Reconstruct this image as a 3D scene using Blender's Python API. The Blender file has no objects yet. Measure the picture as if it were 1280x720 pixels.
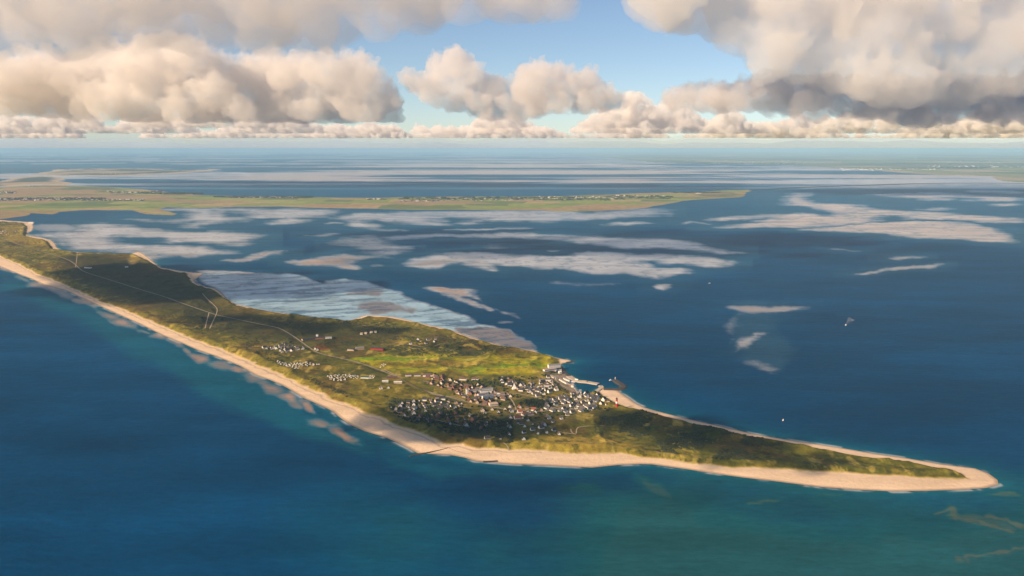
import bpy, bmesh, math, random
import numpy as np
from mathutils import Vector

# ------------------------------------------------------------------ camera, sky, sun, exposure
scene = bpy.context.scene
C = scene.collection
R = math.radians
CAM_H, FPX, VANISH = 1000.0, 1100.0, 185.5          # camera height (m), focal length (photo px), horizon row
PITCH = math.atan((360.0 - VANISH) / FPX)

cam_data = bpy.data.cameras.new('camera')
cam = bpy.data.objects.new('camera', cam_data)
C.objects.link(cam)
cam.location = (0, 0, CAM_H)
cam.rotation_euler = (R(90) - PITCH, 0, 0)
cam_data.sensor_width = 36.0
cam_data.lens = 36.0 * FPX / 1280.0
cam_data.clip_start = 1.0
cam_data.clip_end = 900000.0
scene.camera = cam

SUN_EL, SUN_AZ = R(29.0), R(-122.0)     # azimuth clockwise from +Y (view direction): behind the left shoulder
S = Vector((math.sin(SUN_AZ) * math.cos(SUN_EL), math.cos(SUN_AZ) * math.cos(SUN_EL), math.sin(SUN_EL)))

world = bpy.data.worlds.new('World')
scene.world = world
world.use_nodes = True
wn = world.node_tree
bg = wn.nodes['Background']
sky = wn.nodes.new('ShaderNodeTexSky')
sky.sky_type = 'NISHITA'
sky.sun_disc = False
sky.sun_elevation = SUN_EL
sky.sun_rotation = SUN_AZ
sky.altitude = 1000
sky.air_density = 0.8
sky.dust_density = 0.6
sky.ozone_density = 1.2
wn.links.new(sky.outputs[0], bg.inputs[0])
bg.inputs[1].default_value = 0.08

sun_data = bpy.data.lights.new('sun', 'SUN')
sun_data.energy = 5.0
sun_data.angle = R(0.5)
sun_data.color = (1.0, 0.74, 0.48)
sun = bpy.data.objects.new('sun', sun_data)
C.objects.link(sun)
sun.rotation_euler = (-S).to_track_quat('-Z', 'Y').to_euler()
sun.location = S * 30000

vs = scene.view_settings
vs.view_transform = 'Standard'
vs.look = 'None'
vs.exposure = 0.56
vs.gamma = 1.0
vs.use_curve_mapping = False

cy = scene.cycles
cy.max_bounces = 14
cy.diffuse_bounces = 2
cy.glossy_bounces = 3
cy.volume_bounces = 14
cy.transparent_max_bounces = 96
cy.use_denoising = True
cy.use_adaptive_sampling = True
cy.adaptive_threshold = 0.015
cy.sample_clamp_indirect = 8.0
cy.caustics_reflective = False
cy.caustics_refractive = False

# ------------------------------------------------------------------ helpers
rng = random.Random(11)
CP, SP = math.cos(PITCH), math.sin(PITCH)


def ground(px, py):
    """photo position -> point of the sea plane (metres)"""
    px = np.asarray(px, float); py = np.asarray(py, float)
    v = (360.0 - py) / FPX
    dy, dz = CP + v * SP, -SP + v * CP
    t = -CAM_H / dz
    return (px - 640.0) / FPX * t, dy * t


def photo(X, Y, Z=0.0):
    """world point -> photo position"""
    X = np.asarray(X, float); Y = np.asarray(Y, float)
    zz = Z - CAM_H
    d = Y * CP - zz * SP
    u = Y * SP + zz * CP
    d = np.where(d < 1.0, 1.0, d)
    return 640.0 + FPX * X / d, 360.0 - FPX * u / d


def zoomed(x0, y0, s, pts):
    return [(x0 + x / s, y0 + y / s) for x, y in pts]


ZA = lambda *p: zoomed(0, 180, 5.333, p)
ZB = lambda *p: zoomed(240, 230, 5.333, p)
ZC = lambda *p: zoomed(470, 260, 5.333, p)
ZD = lambda *p: zoomed(690, 230, 5.333, p)
ZE = lambda *p: zoomed(1000, 180, 4.557, p)
ZF = lambda *p: zoomed(740, 180, 4.557, p)
ZG = lambda *p: zoomed(380, 360, 4.267, p)
ZH = lambda *p: zoomed(660, 455, 9.846, p)
ZI = lambda *p: zoomed(720, 460, 2.286, p)
ZJ = lambda *p: zoomed(860, 340, 5.142, p)
ZK = lambda *p: zoomed(300, 420, 6.37, p)
ZL = lambda *p: zoomed(0, 300, 4.237, p)
ZM = lambda *p: zoomed(480, 460, 6.37, p)
ZN = lambda *p: zoomed(620, 440, 6.37, p)
ZO = lambda *p: zoomed(400, 380, 4.237, p)
ZP = lambda *p: zoomed(200, 330, 4.237, p)


def sstep(a, b, x):
    t = np.clip((x - a) / (b - a), 0.0, 1.0)
    return t * t * (3 - 2 * t)


def _hash(ix, iy, seed):
    h = (ix.astype(np.int64) * 374761393 + iy.astype(np.int64) * 668265263 + seed * 974634777) & 0xFFFFFFFF
    h = ((h ^ (h >> 13)) * 1274126177) & 0xFFFFFFFF
    h = (h ^ (h >> 16)) & 0xFFFF
    return h / 65535.0


def vnoise3(x, y, z, seed=0):
    iz = np.floor(z); f = z - iz; f = f * f * (3 - 2 * f)
    u, v = x + iz * 37.7, y - iz * 21.3
    a = vnoise(u, v, seed); b = vnoise(x + (iz + 1) * 37.7, y - (iz + 1) * 21.3, seed)
    return a + (b - a) * f


def vnoise(x, y, seed=0):
    ix, iy = np.floor(x), np.floor(y)
    fx, fy = x - ix, y - iy
    fx = fx * fx * fx * (fx * (fx * 6 - 15) + 10)
    fy = fy * fy * fy * (fy * (fy * 6 - 15) + 10)
    a, b = _hash(ix, iy, seed), _hash(ix + 1, iy, seed)
    c, d = _hash(ix, iy + 1, seed), _hash(ix + 1, iy + 1, seed)
    return a + (b - a) * fx + (c - a) * fy + (a - b - c + d) * fx * fy


def fbm(x, y, octs=4, seed=0, gain=0.5):
    s, a, n = 0.0, 1.0, 0.0
    for o in range(octs):
        s = s + a * vnoise(x + 17.3 * o, y - 9.1 * o, seed + o)
        x, y = (0.8 * x - 0.6 * y) * 2.03, (0.6 * x + 0.8 * y) * 2.03
        n += a
        a *= gain
    return s / n          # 0..1


def chaikin(pts, n=2, closed=True):
    p = np.array(pts, float)
    for _ in range(n):
        q = np.roll(p, -1, 0) if closed else p[1:]
        b = p if closed else p[:-1]
        out = np.empty((2 * len(b), 2))
        out[0::2] = b * 0.75 + q * 0.25
        out[1::2] = b * 0.25 + q * 0.75
        if not closed:
            out = np.vstack([p[:1], out, p[-1:]])
        p = out
    return p


def sdf(poly, x, y, chunk=200000):
    """signed distance to a closed polygon, positive inside"""
    P = np.asarray(poly, float); Q = np.roll(P, -1, 0)
    x = np.asarray(x, float); y = np.asarray(y, float)
    out = np.empty(x.shape)
    for s in range(0, x.size, chunk):
        xs, ys = x[s:s + chunk], y[s:s + chunk]
        d2 = np.full(xs.shape, 1e30); ins = np.zeros(xs.shape, bool)
        for (ax, ay), (bx, by) in zip(P, Q):
            ex, ey = bx - ax, by - ay
            L = ex * ex + ey * ey + 1e-12
            wx, wy = xs - ax, ys - ay
            t = np.clip((wx * ex + wy * ey) / L, 0, 1)
            d2 = np.minimum(d2, (wx - ex * t) ** 2 + (wy - ey * t) ** 2)
            if ay != by:
                ins ^= ((ay > ys) != (by > ys)) & (xs < (bx - ax) * (ys - ay) / (by - ay) + ax)
        d = np.sqrt(d2)
        out[s:s + chunk] = np.where(ins, d, -d)
    return out


def linedist(pts, x, y):
    P = np.asarray(pts, float)
    d2 = np.full(np.shape(x), 1e30)
    for (ax, ay), (bx, by) in zip(P[:-1], P[1:]):
        ex, ey = bx - ax, by - ay
        L = ex * ex + ey * ey + 1e-12
        t = np.clip(((x - ax) * ex + (y - ay) * ey) / L, 0, 1)
        d2 = np.minimum(d2, (x - ax - ex * t) ** 2 + (y - ay - ey * t) ** 2)
    return np.sqrt(d2)


def world_poly(pts):
    x, y = ground([p[0] for p in pts], [p[1] for p in pts])
    return np.stack([x, y], 1)


def tag(o, label=None, cat=None, group=None, kind=None):
    if label: o['label'] = label
    if cat: o['category'] = cat
    if group: o['group'] = group
    if kind: o['kind'] = kind
    return o


def link(name, mesh, mat=None, parent=None):
    o = bpy.data.objects.new(name, mesh)
    C.objects.link(o)
    if mat is not None and len(mesh.materials) == 0:
        mesh.materials.append(mat)
    if parent is not None:
        o.parent = parent
    return o


def empty(name, loc=(0, 0, 0), rz=0.0):
    o = bpy.data.objects.new(name, None)
    C.objects.link(o)
    o.location = loc
    o.rotation_euler = (0, 0, rz)
    o.empty_display_size = 2.0
    return o


def mesh_np(name, co, quads=None, tris=None, smooth=True):
    me = bpy.data.meshes.new(name)
    me.vertices.add(len(co))
    me.vertices.foreach_set('co', np.asarray(co, np.float32).ravel())
    loops, starts, n = [], [], 0
    if quads is not None and len(quads):
        loops.append(np.asarray(quads, np.int32).ravel()); starts.append(np.arange(len(quads)) * 4); n = 4 * len(quads)
    if tris is not None and len(tris):
        loops.append(np.asarray(tris, np.int32).ravel()); starts.append(n + np.arange(len(tris)) * 3)
    lp = np.concatenate(loops); st = np.concatenate(starts)
    me.loops.add(len(lp)); me.loops.foreach_set('vertex_index', lp)
    me.polygons.add(len(st)); me.polygons.foreach_set('loop_start', st.astype(np.int32))
    me.update(calc_edges=True)
    me.polygons.foreach_set('use_smooth', np.full(len(st), smooth))
    me.validate()
    return me


def set_attr(me, name, val):
    if val.ndim == 1:
        a = me.attributes.new(name, 'FLOAT', 'POINT')
        a.data.foreach_set('value', val.astype(np.float32))
    else:
        a = me.attributes.new(name, 'FLOAT_COLOR', 'POINT')
        v = np.ones((len(val), 4), np.float32); v[:, :3] = val
        a.data.foreach_set('color', v.ravel())


class NT:
    """small node-tree writer"""
    def __init__(self, name):
        self.m = bpy.data.materials.new(name)
        self.m.use_nodes = True
        self.t = self.m.node_tree
        self.t.nodes.clear()
        self.out = self.n('ShaderNodeOutputMaterial')

    def n(self, kind, **kw):
        nd = self.t.nodes.new(kind)
        for k, v in kw.items():
            setattr(nd, k, v)
        return nd

    def l(self, a, b):
        self.t.links.new(a, b)

    def attr(self, name):
        return self.n('ShaderNodeAttribute', attribute_name=name)

    def noise(self, scale, detail=4.0, rough=0.55, vec=None, stretch=None):
        nd = self.n('ShaderNodeTexNoise')
        nd.inputs['Scale'].default_value = scale
        nd.inputs['Detail'].default_value = detail
        nd.inputs['Roughness'].default_value = rough
        src = vec or self.n('ShaderNodeNewGeometry').outputs['Position']
        if stretch:
            mp = self.n('ShaderNodeMapping')
            mp.inputs['Scale'].default_value = stretch[:3]
            if len(stretch) > 3:
                mp.inputs['Rotation'].default_value = (0, 0, stretch[3])
            self.l(src, mp.inputs[0]); src = mp.outputs[0]
        self.l(src, nd.inputs['Vector'])
        return nd.outputs['Fac']

    def ramp(self, src, lo, hi, a=0.0, b=1.0):
        nd = self.n('ShaderNodeMapRange')
        nd.inputs[1].default_value, nd.inputs[2].default_value = lo, hi
        nd.inputs[3].default_value, nd.inputs[4].default_value = a, b
        self.l(src, nd.inputs[0])
        return nd.outputs[0]

    def math(self, op, a, b):
        nd = self.n('ShaderNodeMath', operation=op)
        for i, v in enumerate((a, b)):
            if isinstance(v, (int, float)):
                nd.inputs[i].default_value = v
            else:
                self.l(v, nd.inputs[i])
        return nd.outputs[0]

    def mix(self, fac, a, b, blend='MIX'):
        nd = self.n('ShaderNodeMix', data_type='RGBA', blend_type=blend)
        for s, v in ((nd.inputs[0], fac), (nd.inputs[6], a), (nd.inputs[7], b)):
            if isinstance(v, (int, float)):
                s.default_value = v
            elif isinstance(v, tuple):
                s.default_value = (*v, 1.0)
            else:
                self.l(v, s)
        return nd.outputs[2]

    def bump(self, h, strength, dist):
        nd = self.n('ShaderNodeBump')
        nd.inputs['Strength'].default_value = strength
        nd.inputs['Distance'].default_value = dist
        self.l(h, nd.inputs['Height'])
        return nd.outputs[0]

    def principled(self, color, rough=0.8, normal=None, spec=0.5, ior=None):
        p = self.n('ShaderNodeBsdfPrincipled')
        for key, v in (('Base Color', color), ('Roughness', rough), ('Specular IOR Level', spec)):
            if isinstance(v, (int, float)):
                p.inputs[key].default_value = v
            elif isinstance(v, tuple):
                p.inputs[key].default_value = (*v, 1.0)
            else:
                self.l(v, p.inputs[key])
        if ior: p.inputs['IOR'].default_value = ior
        if normal is not None: self.l(normal, p.inputs['Normal'])
        self.l(p.outputs[0], self.out.inputs[0])
        return p


def plain(name, col, rough=0.8, var=0.25, scale=0.4, spec=0.3):
    """painted or built surface: base colour with weathering"""
    t = NT(name)
    f = t.ramp(t.noise(scale, 5), 0.3, 0.7, 1.0 - var, 1.0 + var * 0.4)
    c = t.mix(1.0, col, f, 'MULTIPLY')
    t.principled(c, rough, spec=spec)
    return t.m
# ------------------------------------------------------------------ outlines of the island (photo -> sea plane)
COAST_WEST = [(-420, 236), (-250, 262), (-120, 297), (-50, 317), (0, 333), (14, 339), (38, 348), (54, 355.5), (80, 362.5), (104, 373), (125, 382.6),
              (151, 394.4), (175, 405), (203, 419), (226.6, 428.6), (248, 438), (269, 445), (300, 457.5), (319, 468.7),
              (336, 474.5), (352, 481), (366, 489), (381.6, 498.5), (400.5, 506.5), (416, 514), (425, 522), (438, 531),
              (456, 539), (480, 546), (496, 552.6), (511, 560), (522, 566.5), (543, 567.8), (562, 568.5), (580.5, 572),
              (595, 576.5), (640, 580), (690, 582), (740, 584.5), (775, 581), (800, 580), (816, 580.5), (855, 586), (895, 592), (930, 597),
              (965, 601), (1026, 608.7), (1070, 612), (1114, 614), (1160, 613.5), (1201, 612), (1232, 610), (1248, 605.5)]
COAST_EAST = [(1247, 600), (1236, 592), (1219, 585.5), (1175, 580), (1135, 573), (1092, 567), (1058, 561), (1026, 556), (995, 551.5), (965, 546.5), (938, 541.5),
              (912.5, 535.6), (888, 530), (864, 524.6), (841, 519), (820.6, 513.7), (806, 509.5), (794, 504), (785, 497.5), (777, 492), (771, 487.2), (760, 486.3),
              (752, 486.0), (748, 487.5)]
HARBOUR = ZH((850, 335), (790, 370), (720, 385), (665, 372), (600, 330), (560, 290), (545, 262), (510, 250), (470, 235), (452, 215), (490, 212),
             (530, 205), (560, 222))
COAST_EAST2 = ZH((585, 205), (560, 185), (530, 160), (500, 140), (470, 118), (440, 90), (418, 60), (405, 35), (398, 10)) + \
              ZN((505, 100), (540, 88), (600, 84), (615, 74), (580, 64), (510, 52), (420, 30), (350, 8)) + \
              [(669, 438.5), (655, 436.5), (640, 434), (628, 432), (610, 427.5), (589, 421.5), (565, 412.5), (553, 409.5), (541.6, 407.5), (527, 404), (513, 400.5),
               (500, 397.5), (490, 396), (474, 394.5), (456.6, 393.8), (445, 398), (436, 401), (422, 400.5), (407.7, 398.6), (374.6, 394),
               (341.6, 390), (326, 387.5), (313, 384), (303, 382), (294, 379.6), (286, 375), (280, 369), (275, 364), (268.4, 360.7), (255, 358), (245, 354),
               (243, 350), (251, 345), (254, 341.5), (243, 341), (235, 339.8), (218, 337.5), (201.6, 334.7), (195, 330), (188, 324), (181, 318.6), (176, 315.5), (171, 314.8),
               (165, 317.2), (161, 318.2), (148, 317.6), (134, 316.6), (115, 316), (101, 315.5), (85, 314), (75, 312), (70.5, 309), (69, 305), (64, 300), (52, 297), (36, 294.6), (33, 292),
               (40, 288.5), (42, 284), (41, 280.5), (43, 278.3), (30, 277), (20, 276.6), (0, 275), (-120, 266), (-420, 226)]
COAST = COAST_WEST + COAST_EAST + HARBOUR + COAST_EAST2
VEG = [(-420, 233.5), (-250, 258), (-120, 288), (-50, 307), (0, 321), (23.6, 330.7), (45, 342.5), (78, 355), (104, 367), (127.5, 378), (156, 388.5), (184, 400),
       (212, 412), (236, 422.7), (264, 433), (283, 440), (300, 447.5), (323.5, 458.5), (352, 470.5), (375, 480), (394, 490), (416, 501),
       (433, 506), (457, 517), (480, 526), (503.5, 535), (527, 541.6), (546, 551), (556, 557.5), (577, 556), (599, 562), (629, 563), (680, 564.5),
       (720, 569), (750, 568), (781, 569.4), (805, 573), (829, 575.6), (860, 580), (895, 583.5), (930, 586), (965, 588.5), (1026, 592), (1070, 595), (1114, 596.8), (1150, 599),
       (1179, 600), (1214, 600.5), (1201, 592), (1180, 587), (1157.5, 583), (1130, 579), (1100.6, 574.6), (1070, 570), (1044, 565.5), (1017, 561), (991, 556), (965, 551.5),
       (939, 547), (912, 541.5), (886, 536), (868, 532), (851, 527.5), (830, 522.5), (807.5, 516.5), (785.6, 509.5), (764, 501), (752, 495), (748, 490),
       (720, 494.3), (705, 487), (690, 471), (700, 462), (697, 449), (683, 443.2), (669, 440), (640, 435.5), (628, 433.5), (610, 429.5), (589, 423.5), (570, 416.5),
       (541.6, 411), (513, 403), (490, 399.5), (460, 398), (445, 401.5), (436, 402.5), (407.7, 399.8), (374.6, 395.2), (341.6, 391.5), (313, 386), (294, 381.5), (282, 374),
       (270, 363.5), (245, 357), (235, 343), (201.6, 337), (190, 328), (171, 319), (134, 318), (101, 316.8), (68, 312), (60, 301.5), (33, 296), (35, 284), (30, 279), (0, 277), (-120, 268),
       (-420, 228)]
coast_w, veg_w = world_poly(COAST), world_poly(VEG)

ROADS = [
    (7.0, ZL((-300, -80), (-120, -40), (30, 0), (110, 32), (200, 58), (300, 85), (385, 118), (420, 155), (450, 175), (600, 220), (720, 260), (860, 300), (980, 345), (1100, 386))
     + ZP((300, 275), (420, 300), (560, 330), (640, 345)) + [(372, 425), (388, 437)] + ZO((0, 270), (90, 288), (180, 310), (240, 328), (300, 350), (370, 376), (430, 400), (470, 425), (500, 442), (550, 463), (600, 480), (690, 502), (760, 520))
     + [(596, 507), (622, 512), (650, 515), (676, 517), (700, 512), (722, 503), (733, 497), (716, 488)] + ZH((480, 310), (380, 240), (290, 165))),
    (5.0, ZL((410, 68), (406, 110), (400, 148))),
    (5.0, ZP((260, 262), (245, 320), (238, 350))),
    (5.0, ZP((225, 160), (250, 190), (290, 225), (308, 248), (285, 300), (262, 350))),
    (4.5, ZM((0, 20), (130, 85), (215, 140), (290, 175), (360, 205), (430, 232), (520, 235), (600, 250), (650, 275))),
    (4.0, ZM((950, 622), (985, 640), (1000, 668))),
    (4.0, ZN((595, 625), (600, 655), (640, 672)) + ZN((640, 612), (700, 604), (780, 600), (880, 600))),
    (4.0, ZN((420, 600), (480, 640), (540, 655), (640, 668))),
    (5.0, ZN((400, 472), (500, 442), (600, 420), (700, 392), (762, 372))),
    (5.0, ZN((420, 400), (520, 430), (640, 474), (660, 500))),
    (5.0, ZM((50, 362), (200, 322), (350, 304), (480, 300), (600, 322), (720, 330))),
    (5.0, ZM((310, 112), (450, 142), (560, 186), (640, 212), (700, 262))),
    (5.0, ZN((40, 330), (200, 345), (330, 376), (400, 396))),
    (5.0, ZM((120, 400), (300, 400), (480, 440), (640, 480), (800, 500))),
    (5.0, ZM((640, 140), (760, 168), (880, 196), (1000, 240), (1040, 300), (1060, 380))),
    (4.0, ZO((380, 214), (430, 212), (520, 230), (580, 240), (640, 215), (720, 210))),
]
roads_w = [(w, world_poly(chaikin(p, 2, False))) for w, p in ROADS]
VILLAGE = [(500, 466), (560, 472), (612, 476), (660, 480), (676, 462), (706, 458), (722, 490), (768, 497), (772, 520), (690, 535), (640, 535), (560, 532), (480, 528), (484, 508), (560, 506), (520, 485)]
village_w = world_poly(VILLAGE)


def land_fields(X, Y):
    dc = sdf(coast_w, X, Y)
    dv = sdf(veg_w, X, Y)
    wob = (fbm(X / 70, Y / 70, 3, 5) - 0.5) * 34
    dv = dv + wob
    dr = np.full(X.shape, 1e9)
    for w, p in roads_w:
        dr = np.minimum(dr, linedist(p, X, Y) - w)
    dvil = sdf(village_w, X, Y)
    return dc, dv, dr, dvil


def land_height(X, Y, fields=None):
    dc, dv, dr, dvil = fields or land_fields(X, Y)
    z = np.where(dc > 0, np.minimum(2.2, dc * 0.045), np.maximum(-0.9, dc * 0.05))
    t = sstep(0, 45, dv)
    flat = sstep(2, 38, dr) * (1 - 0.62 * sstep(-20, 60, dvil))
    rid = 1 - np.abs(2 * fbm(X / 210, Y / 210, 3, 21) - 1)
    hum = fbm(X / 60, Y / 60, 3, 31)
    dune = 3.5 + flat * (13 * rid ** 3 * (0.35 + fbm(X / 700, Y / 700, 2, 41)) + 7 * hum ** 2 - 1.5)
    fore = 6.5 * np.exp(-((dv - 38) / 28) ** 2) * (0.5 + fbm(X / 120, Y / 120, 2, 51))
    low = sstep(0, 1, 1 - np.clip((Y - 5200) / 2500, 0, 0.0))
    return z + t * dune * low + fore * sstep(-5, 20, dv)


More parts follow.
